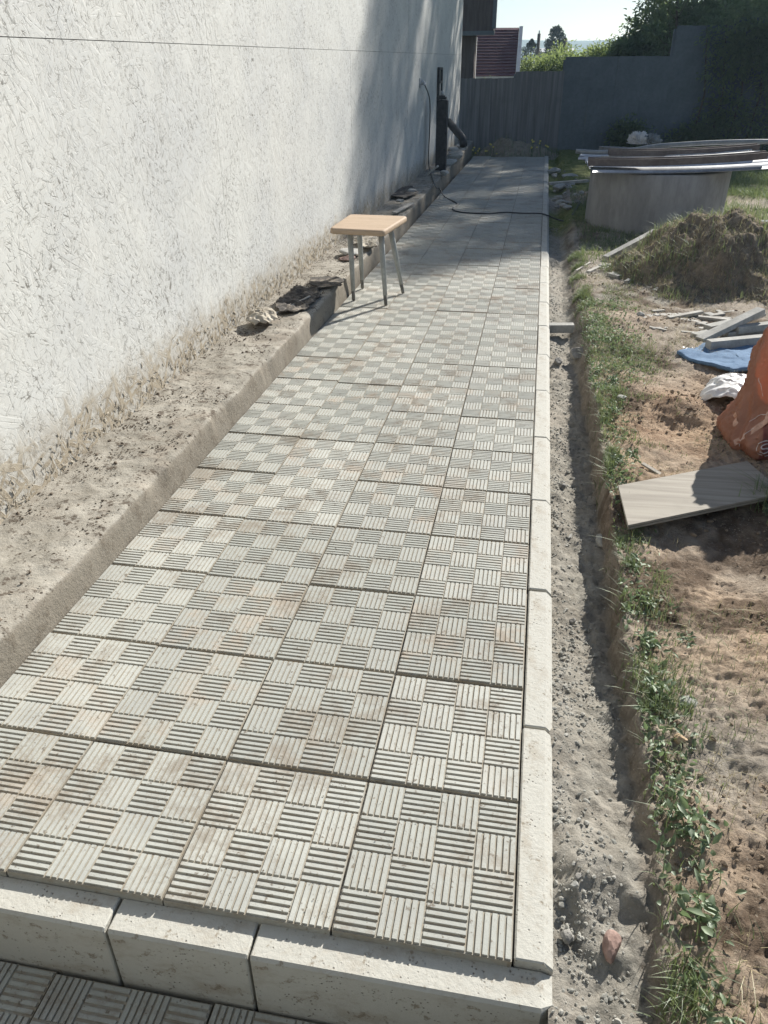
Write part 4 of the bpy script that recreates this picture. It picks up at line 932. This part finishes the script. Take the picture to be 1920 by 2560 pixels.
for i in range(26):
    u, v = (random.uniform(1165, 1245), random.uniform(352, 388)) if i < 15 else (random.uniform(1325, 1370), random.uniform(345, 372)); p = gp(u, v, Y=13.95); fp.append((p.x, 13.95 + random.uniform(-.1, .15), max(.02, p.z)))
for p in fp:
    V, F = rock_verts((.020, .020, .016), random.randint(0, 99), 1); m = MB(); m.add([tuple(v) for v in V], [tuple(f) for f in F]); nf = len(m.F); m.tube([(.02, 0, -.03 - p[2]), (0, 0, 0)], .0035, 5)
    o = meshobj('wild_flower', m.V, m.F, None, mats=[M['flower'], M['stalk']], mi=[0] * nf + [1] * (len(m.F) - nf)); o.location = p
    tag(o, ('small yellow wild flower left of the far soil mound' if p[0] < -.7 else 'small yellow wild flower right of the far soil mound'), 'flower', 'wild flowers at the end of the path')

# ---- concrete well ring with rubbish on top
rc = Vector((.99, 7.05, 0)); RR, RI, RZ = .60, .52, .49
ring = empty('well_ring', tuple(rc), 'large round grey concrete well ring standing in the grass, its top covered', 'well ring')
V = []; F = []; n = 96; lv = [(-.15, RR), (.1, RR), (.3, RR), (RZ - .01, RR), (RZ, RR - .01), (RZ, RI), (-.15, RI)]
for z, r in lv:
    for k in range(n): a = 2 * math.pi * k / n; rr_ = r + .004 * math.sin(a * 7 + z * 5); V.append((rr_ * math.cos(a), rr_ * math.sin(a), z))
for l in range(len(lv) - 1):
    for k in range(n): F.append((l * n + k, l * n + (k + 1) % n, (l + 1) * n + (k + 1) % n, (l + 1) * n + k))
meshobj('ring_wall', V, F, M['ring'], ring, True)
def corr_sheet(name, c, L, W_, rz, tilt, mat, label, group, waves=7, amp=.012, bend=.0):
    nu, nv = 30, waves * 8; V = []
    for i in range(nu):
        for j in range(nv):
            u = (i / (nu - 1) - .5) * L; v = (j / (nv - 1) - .5) * W_; V.append((u, v, amp * math.sin(2 * math.pi * waves * j / (nv - 1)) + bend * (u / L * 2) ** 2))
    N = len(V); V += [(a, b_, z - .003) for a, b_, z in V]; Fg = grid_faces(nu, nv); F = [tuple(f) for f in Fg] + [tuple((f + N)[::-1]) for f in Fg]
    e = [(i * nv, (i + 1) * nv) for i in range(nu - 1)] + [((i + 1) * nv + nv - 1, i * nv + nv - 1) for i in range(nu - 1)] + [(j + 1, j) for j in range(nv - 1)] + [((nu - 1) * nv + j, (nu - 1) * nv + j + 1) for j in range(nv - 1)]
    F += [(a, b_, b_ + N, a + N) for a, b_ in e]
    o = meshobj(name, V, F, mat, smooth=True); o.location = c; o.rotation_euler = (tilt[0], tilt[1], rz); return tag(o, label, 'metal sheet', group)
GS = 'metal sheets covering the well ring'
corr_sheet('metal_sheet', (1.12, 6.95, .535), 1.55, .95, .06, (.05, -.03), M['zinc'], 'silvery corrugated sheet lying lowest across the well ring', GS, 6, .016, .02)
corr_sheet('metal_sheet', (.92, 7.35, .53), 1.25, .5, -.1, (.02, .03), M['zinc'], 'pale sheet sticking out at the left behind the well ring', GS, 4, .014)
def trough(name, c, L, rz, tilt, w_, h_, mat, label, group, bend=0):
    V = []; n = 24; pr = [(-w_ / 2, h_ * .9), (-w_ / 2, 0), (w_ / 2, 0), (w_ / 2, h_), (w_ / 2 - .012, h_), (w_ / 2 - .012, .006), (-w_ / 2 + .012, .006), (-w_ / 2 + .012, h_ * .9)]
    for i in range(n):
        u = (i / (n - 1) - .5)
        for a, z in pr: V.append((u * L, a, z * (1 - .1 * u) + bend * (2 * u) ** 2))
    F = []
    for i in range(n - 1):
        for k in range(8): F.append((i * 8 + k, i * 8 + (k + 1) % 8, (i + 1) * 8 + (k + 1) % 8, (i + 1) * 8 + k))
    F.append(tuple(range(8))); F.append(tuple((n - 1) * 8 + k for k in range(8))[::-1])
    o = meshobj(name, V, F, mat); o.location = c; o.rotation_euler = (tilt[0], tilt[1], rz); return tag(o, label, 'metal sheet', group)
trough('steel_beam', (1.05, 6.62, .555), 1.42, .02, (0, -.045), .09, .06, M['rust'], 'rusty brown steel beam lying in front across the well ring', GS, .02)
trough('steel_beam', (1.15, 7.0, .60), 1.25, .04, (0, -.04), .10, .05, M['rust'], 'second rusty beam lying behind the front one on the ring', GS, .02)
cp = [gp(1440, 378, Y=7.35), gp(1500, 381, Y=7.3), gp(1570, 377, Y=7.25), gp(1640, 366, Y=7.2), gp(1720, 360, Y=7.2), gp(1800, 356, Y=7.2), gp(1900, 354, Y=7.2), gp(2000, 356, Y=7.2)]
m = MB(); m.tube(curve_pts(cp, 6), .02, 12); o = m.build('plastic_pipe', M['pipe'], smooth=True); tag(o, 'long curved grey pipe resting on top of the well ring rubbish', 'pipe')
for (u1, v1, u2, v2, lab) in ((1502, 391, 1760, 385, 'thin bright rod lying under the curved pipe'), (1700, 388, 1880, 374, 'thin rod rising to the right over the well ring'), (1590, 386, 1660, 391, 'short thin rod crossing the bright one on the ring')):
    m = MB(); a, b_ = gp(u1, v1, Y=6.95), gp(u2, v2, Y=6.95); m.tube([a, a.lerp(b_, .5) + Vector((0, 0, -.006)), b_], .006, 8); o = m.build('metal_rod', M['zinc'], smooth=True); tag(o, lab, 'rod', 'thin rods on the well ring')
for i, (u, v, r, mt, lab) in enumerate(((1595, 352, .09, 'white', 'tangled pale plastic film heap behind the well ring'), (1628, 356, .085, 'pipe', 'round wire bundle right of the film heap'),)):
    p = gp(u, v, Y=8.6); rag('scrap_heap', (p.x, p.y, p.z), (r, r, r * .85), lab, 'scrap', M[mt], 90 + i, .9, 3.5)
m = MB(); m.box((1.0, 8.6, .25), (.9, .4, .56), None, .03); o = m.build('crate', M['fence']); tag(o, 'dark old crate behind the well ring carrying the film heap', 'crate')
# rubble left of the ring
for i, (u, v, r, lab) in enumerate(((1400, 470, (.10, .12, .05), 'grey rubble lump right of the kerb row in the tree shade'), (1425, 445, (.14, .10, .05), 'flat rubble lump left of the well ring'), (1385, 430, (.10, .12, .05), 'rubble lump near the far kerb stones'), (1440, 492, (.07, .04, .03), 'pale stone in the weeds left of the ring'), (1410, 510, (.09, .08, .04), 'rubble lump where the cable enters the soil'))):
    p = gp(u, v, 0); rock('rubble_stone', (p.x, p.y, .01), r, M['block'], 120 + i, lab, 'rubble', 'rubble between kerb and well ring', random.uniform(0, 3))
pbar('grey_bar', 1372, 459, 1470, 452, .04, .05, .06, .03, M['lath'], 'grey plank lying between kerb and well ring', 'bar', G1)
# bucket
def bucket():
    p = gp(1912, 592, 0); t = empty('plastic_basin', (p.x + .02, p.y + .1, 0), 'white plastic basin on the grass at the right edge', 'basin')
    V = []; n = 40; lv = [(0, .085), (.085, .115), (.095, .128), (.10, .128), (.10, .118), (.012, .08)]; F = []
    for z, r in lv:
        for k in range(n):
            a = 2 * math.pi * k / n; c, s_ = math.cos(a), math.sin(a); q = (abs(c) ** 3.5 + abs(s_) ** 3.5) ** (-1 / 3.5); V.append((r * q * c, r * q * s_, z + .0))
    for l in range(len(lv) - 1):
        for k in range(n): F.append((l * n + k, l * n + (k + 1) % n, (l + 1) * n + (k + 1) % n, (l + 1) * n + k))
    F.append(tuple(range(n - 1, -1, -1))); F.append(tuple((len(lv) - 1) * n + k for k in range(n))); meshobj('basin_body', V, F, M['white'], t, True)
bucket()

# ---- fences
def board_fence(name, x0, x1, Y0, ztop, mat, label, bw=.095, gap=-.004, relief=.012, post_every=12, z0=-.05):
    t = empty(name, ((x0 + x1) / 2, Y0, 0), label, 'fence', 'fence sections closing the yard'); m = MB(); n = max(1, int((x1 - x0) / bw)); b_ = (x1 - x0) / n
    for i in range(n):
        xc = x0 + (i + .5) * b_ - (x0 + x1) / 2; m.box((xc, (i % 2) * relief + random.uniform(-.003, .003), (ztop + z0) / 2 + random.uniform(-.004, .004)), (b_ - gap, .02, ztop - z0), Euler((0, random.uniform(-.003, .003), 0)).to_matrix())
    m.build('boards', mat, t)
    for i in range(0, n + 1, post_every):
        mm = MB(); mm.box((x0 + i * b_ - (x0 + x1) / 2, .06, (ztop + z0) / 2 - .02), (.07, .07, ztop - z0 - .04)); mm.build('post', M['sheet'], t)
    for zz in (.3, ztop - .2):
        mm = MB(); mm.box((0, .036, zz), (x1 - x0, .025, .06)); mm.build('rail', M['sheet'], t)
    return t
board_fence('board_fence', -1.75, -.62, 15.0, 1.16, M['fence'], 'lowest brown board fence section, next to the white wall')
board_fence('board_fence', -.62, .22, 15.02, 1.26, M['fence'], 'slightly taller board fence section behind the far soil mound')
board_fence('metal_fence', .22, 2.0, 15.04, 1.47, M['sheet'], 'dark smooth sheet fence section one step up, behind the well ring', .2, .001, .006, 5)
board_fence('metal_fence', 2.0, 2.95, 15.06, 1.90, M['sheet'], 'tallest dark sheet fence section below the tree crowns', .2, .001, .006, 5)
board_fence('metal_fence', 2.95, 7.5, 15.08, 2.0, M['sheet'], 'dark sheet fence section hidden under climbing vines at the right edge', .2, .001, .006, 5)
# vine over the right section
cl = [((random.uniform(2.6, 4.6), 14.8 + random.uniform(-.1, .15), random.uniform(.0, 2.2)), (.34, .16, .34)) for _ in range(46)]
cl += [((random.uniform(1.2, 3), 14.75, random.uniform(-.05, .35)), (.3, .2, .25)) for _ in range(12)]
vr = empty('climbing_vine', (3.5, 14.8, 0), 'dense green vine climbing over the right end of the fence', 'vine')
crown_mesh('foliage', [((c[0] - 3.5, c[1] - 14.8, c[2]), r) for c, r in cl], 260, .075, M['tree'], vr)
m = MB()
for i in range(9): x = -1 + i * .3; m.tube([(x, .1, 0), (x + .1, .1, .9), (x - .05, .12, 1.9)], [.02, .014, .008], 6)
m.build('stem', M['bark'], vr, True)

# ---- neighbouring buildings beyond the fence
nb = empty('brown_building', (-2.2, 16.2, 0), 'dark brown boarded building with overhanging upper storey beyond the fence', 'building')
X1, X2 = gp(1238, 30, Y=16.6).x, gp(1190, 90, Y=16.6).x
m = MB(); m.box((X2 - 1.5 + 2.2, .4, .9), (3.0, .5, 2.2)); m.build('wall', M['brownwall'], nb)
zb1 = gp(1200, 80, Y=16.2).z
m = MB(); m.box((X1 - 1.6 + 2.2, .35, zb1 + 1.6), (3.2, .7, 3.2)); m.build('upper_storey', M['brownwall'], nb)
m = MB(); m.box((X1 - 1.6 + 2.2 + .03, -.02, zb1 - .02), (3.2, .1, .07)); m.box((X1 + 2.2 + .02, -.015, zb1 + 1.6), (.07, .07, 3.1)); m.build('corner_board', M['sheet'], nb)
hs = empty('red_roof_house', (-1.4, 21, 0), 'house with a steep dark red metal roof beyond the fence', 'house')
A = [gp(1190, 192, Y=20.6), gp(1288, 190, Y=20.6), gp(1298, 69, Y=22.2), gp(1180, 68, Y=22.2)]
A[0].x -= 1.2; A[3].x -= 1.2
o0 = Vector((-1.4, 21, 0)); Aq = [a - o0 for a in A]; nrm = (Aq[1] - Aq[0]).cross(Aq[3] - Aq[0]).normalized()
V = []; F = []; nr = 16
for i in range(nr + 1):
    t_ = i / nr; l = Aq[0].lerp(Aq[3], t_); r_ = Aq[1].lerp(Aq[2], t_)
    for k in (0, 1): V += [l + nrm * (.02 if k else 0) , r_ + nrm * (.02 if k else 0)]
for i in range(nr): F.append((i * 4 + 2, i * 4 + 3, (i + 1) * 4 + 1, (i + 1) * 4)); F.append((i * 4, i * 4 + 1, i * 4 + 3, i * 4 + 2))
V += [v - nrm * .05 for v in (Aq[0], Aq[1], Aq[2], Aq[3])]; k = len(V) - 4; F += [(k + 3, k + 2, k + 1, k), (k, k + 1, 1, 0), (k + 1, k + 2, nr * 4 + 1, 1), (k + 2, k + 3, nr * 4, nr * 4 + 1)]
rf = meshobj('roof', V, F, M['roof'], hs)
m = MB(); q = (Aq[2] - Aq[1]); m.box((Aq[1] + Aq[2]) / 2 + Vector((.05, -.02, 0)), (.09, .07, q.length), q.to_track_quat('Z', 'Y').to_matrix()); m.box((Aq[1] + Aq[0]) / 2 + Vector((0, -.04, -.05)), ((Aq[1] - Aq[0]).length, .06, .10)); m.build('trim', M['trim'], rf)
m = MB(); mid = (Aq[0] + Aq[1]) / 2; m.box((mid.x - .1, 1.9, .55), ((Aq[1] - Aq[0]).length - .2, 3.4, 1.2)); m.box((mid.x - .1, 2.6, 1.5), ((Aq[1] - Aq[0]).length - .3, 2.4, 1.3)); m.build('wall', M['brownwall'], hs)
gw = empty('grey_gable', tuple(gp(1178, 130, Y=19)), 'narrow light grey gable edge beside the red roof', 'building')
m = MB(); zt, zbm = gp(1178, 92, Y=19).z, gp(1178, 192, Y=19).z; m.box((0, 0, (zt + zbm) / 2 - gw.location.z - .3), (.2, .5, zt - zbm + .6)); m.build('wall', M['trim'], gw)

# ---- bushes, spruce, poles, hill, trees
def bush(loc, r, label, nclu=12, nper=300, leaf=.07, mat='bush', group='bushes beyond the fence', seed=0, hz_=1.):
    rr = np.random.RandomState(seed); t = empty('bush', loc, label, 'bush', group); cl = []; m = MB()
    for i in range(nclu):
        a = rr.uniform(0, 6.28); q = rr.uniform(0, .75) * r; c = Vector((math.cos(a) * q, math.sin(a) * q * .7, r * hz_ * rr.uniform(.25, 1.1))); s_ = r * rr.uniform(.25, .5); cl.append((c, (s_, s_, s_))); m.tube([(0, 0, -.3), c * .6, c], [.03 * r, .02 * r, .006 * r], 5)
    m.build('stem', M['bark'], t, True); crown_mesh('crown', cl, nper, leaf, M[mat], t); return t
p = gp(1235, 195, Y=16.3); bush((p.x, 16.3, p.z - .35), .34, 'small pale bush sticking up against the red roof', 8, 150, .05, seed=1)
p = gp(1268, 195, Y=16.5); bush((p.x, 16.5, p.z - .45), .33, 'small pale bush at the bottom right corner of the red roof', 8, 150, .05, seed=2)
for i, (u, v, Y_, r, lab) in enumerate(((1335, 185, 24, 1.0, 'light green bush between red roof and spruce, beyond the fence'), (1395, 180, 25, 1.1, 'light green bush in the middle above the board fence'), (1450, 175, 24, 1.15, 'light green bush just left of the step in the fence'), (1500, 170, 23, 1.1, 'yellowish bush above the middle fence section'), (1540, 160, 22, 1.1, 'green bush under the leaning branches'))):
    p = gp(u, v, Y=Y_); bush((p.x, Y_, p.z - .72), r, lab, 22, 300, .09, seed=10 + i, hz_=.8)
for i, (u, v, Y_, r, lab) in enumerate(((1590, 138, 19, .7, 'darker bush above the middle fence section at the foot of the trees'), (1660, 100, 19.5, 1.0, 'dark bush left of the tallest fence section'), (1760, 95, 19, 1.1, 'dark bush above the tallest fence section'), (1860, 110, 18.5, 1.3, 'dark bush behind the vine at the right edge'))):
    p = gp(u, v, Y=Y_); bush((p.x, Y_, p.z - .7), r, lab, 24, 360, .10, 'tree', seed=30 + i)
def spruce(u, v0, v1, Y_, w_, label, seed):
    p = gp(u, v0, Y=Y_); q = gp(u, v1, Y=Y_); h = q.z - p.z; t = empty('spruce_tree', (p.x, Y_, p.z - .5), label, 'tree', 'conifers beyond the bushes'); h += .5; m = MB(); m.tube([(0, 0, -2), (0, 0, h)], [.12, .02], 7); m.build('trunk', M['bark'], t); cl = []
    rr = np.random.RandomState(seed)
    for i in range(60):
        f = rr.rand() ** .8; a = rr.uniform(0, 6.28); rad = w_ * (1 - f) * rr.uniform(.5, 1.); s_ = w_ * .28 * (1.1 - f); cl.append((Vector((math.cos(a) * rad, math.sin(a) * rad, f * h * .97)), (s_, s_, s_ * .7)))
    crown_mesh('crown', cl, 90, h * .045, M['pine'], t)
spruce(1326, 150, 97, 45, 1.2, 'pointed dark spruce left of the thin pole', 5)
p = gp(1389, 120, Y=48); tree('round_tree', (p.x, 48, p.z - 1.6), 2.5, .62, 'small round dark tree right of the thin pole on the skyline', nclu=22, nper=160, leaf=.12, mat=M['pine'], trunk_r=.08, base=.45, seed=6)
for u, v0, v1, lab in ((1348, 122, 84, 'taller thin dark pole right of the spruce'), (1413, 128, 94, 'shorter thin pole right of the small round tree')):
    a = gp(u, v1, Y=40); m = MB(); m.tube([(0, 0, -4), (0, 0, 0)], [.10, .07], 8); o = empty('utility_pole', tuple(a), lab, 'pole', 'poles on the skyline'); m.build('pole', M['bark'], o, True); m = MB(); m.tube([(0, 0, -.02), (0, 0, .12)], .03, 6); m.build('insulator', M['trim'], o)
m = MB(); p = gp(1384, 131, Y=60); m.box((0, 0, -.5), (2.2, 2, 1.), None); m.add([(-1.3, -1.2, 0), (1.3, -1.2, 0), (1.3, 1.2, .0), (-1.3, 1.2, 0), (-1.3, 0, .25), (1.3, 0, .25)], [(0, 1, 5, 4), (2, 3, 4, 5), (0, 4, 3), (1, 2, 5), (3, 2, 1, 0)]); o = m.build('shed', M['trim']); o.location = p; tag(o, 'tiny white shed roof among the far bushes', 'shed')
# hill
xh = np.linspace(-500, 700, 160); yh = np.linspace(180, 500, 70); X, Y = np.meshgrid(xh, yh, indexing='ij'); x = X.ravel(); y = Y.ravel()
z = -14 + (27.5 + 4 * fbm(x, y, .008, 4, 700)) * ss(180, 400, y) + 1.2 * fbm(x, y, .07, 4, 705)
kind(meshobj('hill', np.stack([x, y, z], 1), grid_faces(160, 70), M['hill'], smooth=True), 'structure')
# tall trees, their shade falls over the far path and wall
tree('tall_tree', (4.4, 24.5, 0), 12.0, 1.9, 'tall leafy tree rising out of the top of the photo, left of the others', nclu=64, nper=135, leaf=.18, trunk_r=.16, base=.16, seed=41, group='tall trees beyond the fence')
tree('tall_tree', (6.6, 25.0, 0), 15.0, 2.0, 'tall leafy tree standing in the middle of the row beyond the fence', nclu=74, nper=175, leaf=.18, trunk_r=.18, base=.14, seed=42, group='tall trees beyond the fence')
tree('tall_tree', (8.3, 24.0, 0), 12.6, 1.5, 'tall leafy tree farthest right in the row beyond the fence', nclu=56, nper=250, leaf=.18, trunk_r=.15, base=.14, seed=43, group='tall trees beyond the fence')
tree('young_tree', (2.35, 18.2, 0), 3.6, .75, 'slender young tree with leaning twigs in front of the tall trees', nclu=26, nper=150, leaf=.09, trunk_r=.05, base=.4, seed=44)

hz_b = MB(); hz_b.box((50, 330, 30), (640, 1000, 70)); hb = hz_b.build('haze', None) if False else None
hm = bpy.data.materials.new('haze_air'); hm.use_nodes = True; hm.node_tree.nodes.clear()
vo_ = hm.node_tree.nodes.new('ShaderNodeVolumePrincipled'); oo_ = hm.node_tree.nodes.new('ShaderNodeOutputMaterial')
vo_.inputs['Color'].default_value = (.60, .80, 1, 1); vo_.inputs['Density'].default_value = .0012; vo_.inputs['Anisotropy'].default_value = .4
hm.node_tree.links.new(vo_.outputs[0], oo_.inputs['Volume'])
hb = MB().box((100, 200, -.5), (1230, 640, 36)).build('haze', hm); kind(hb, 'stuff')
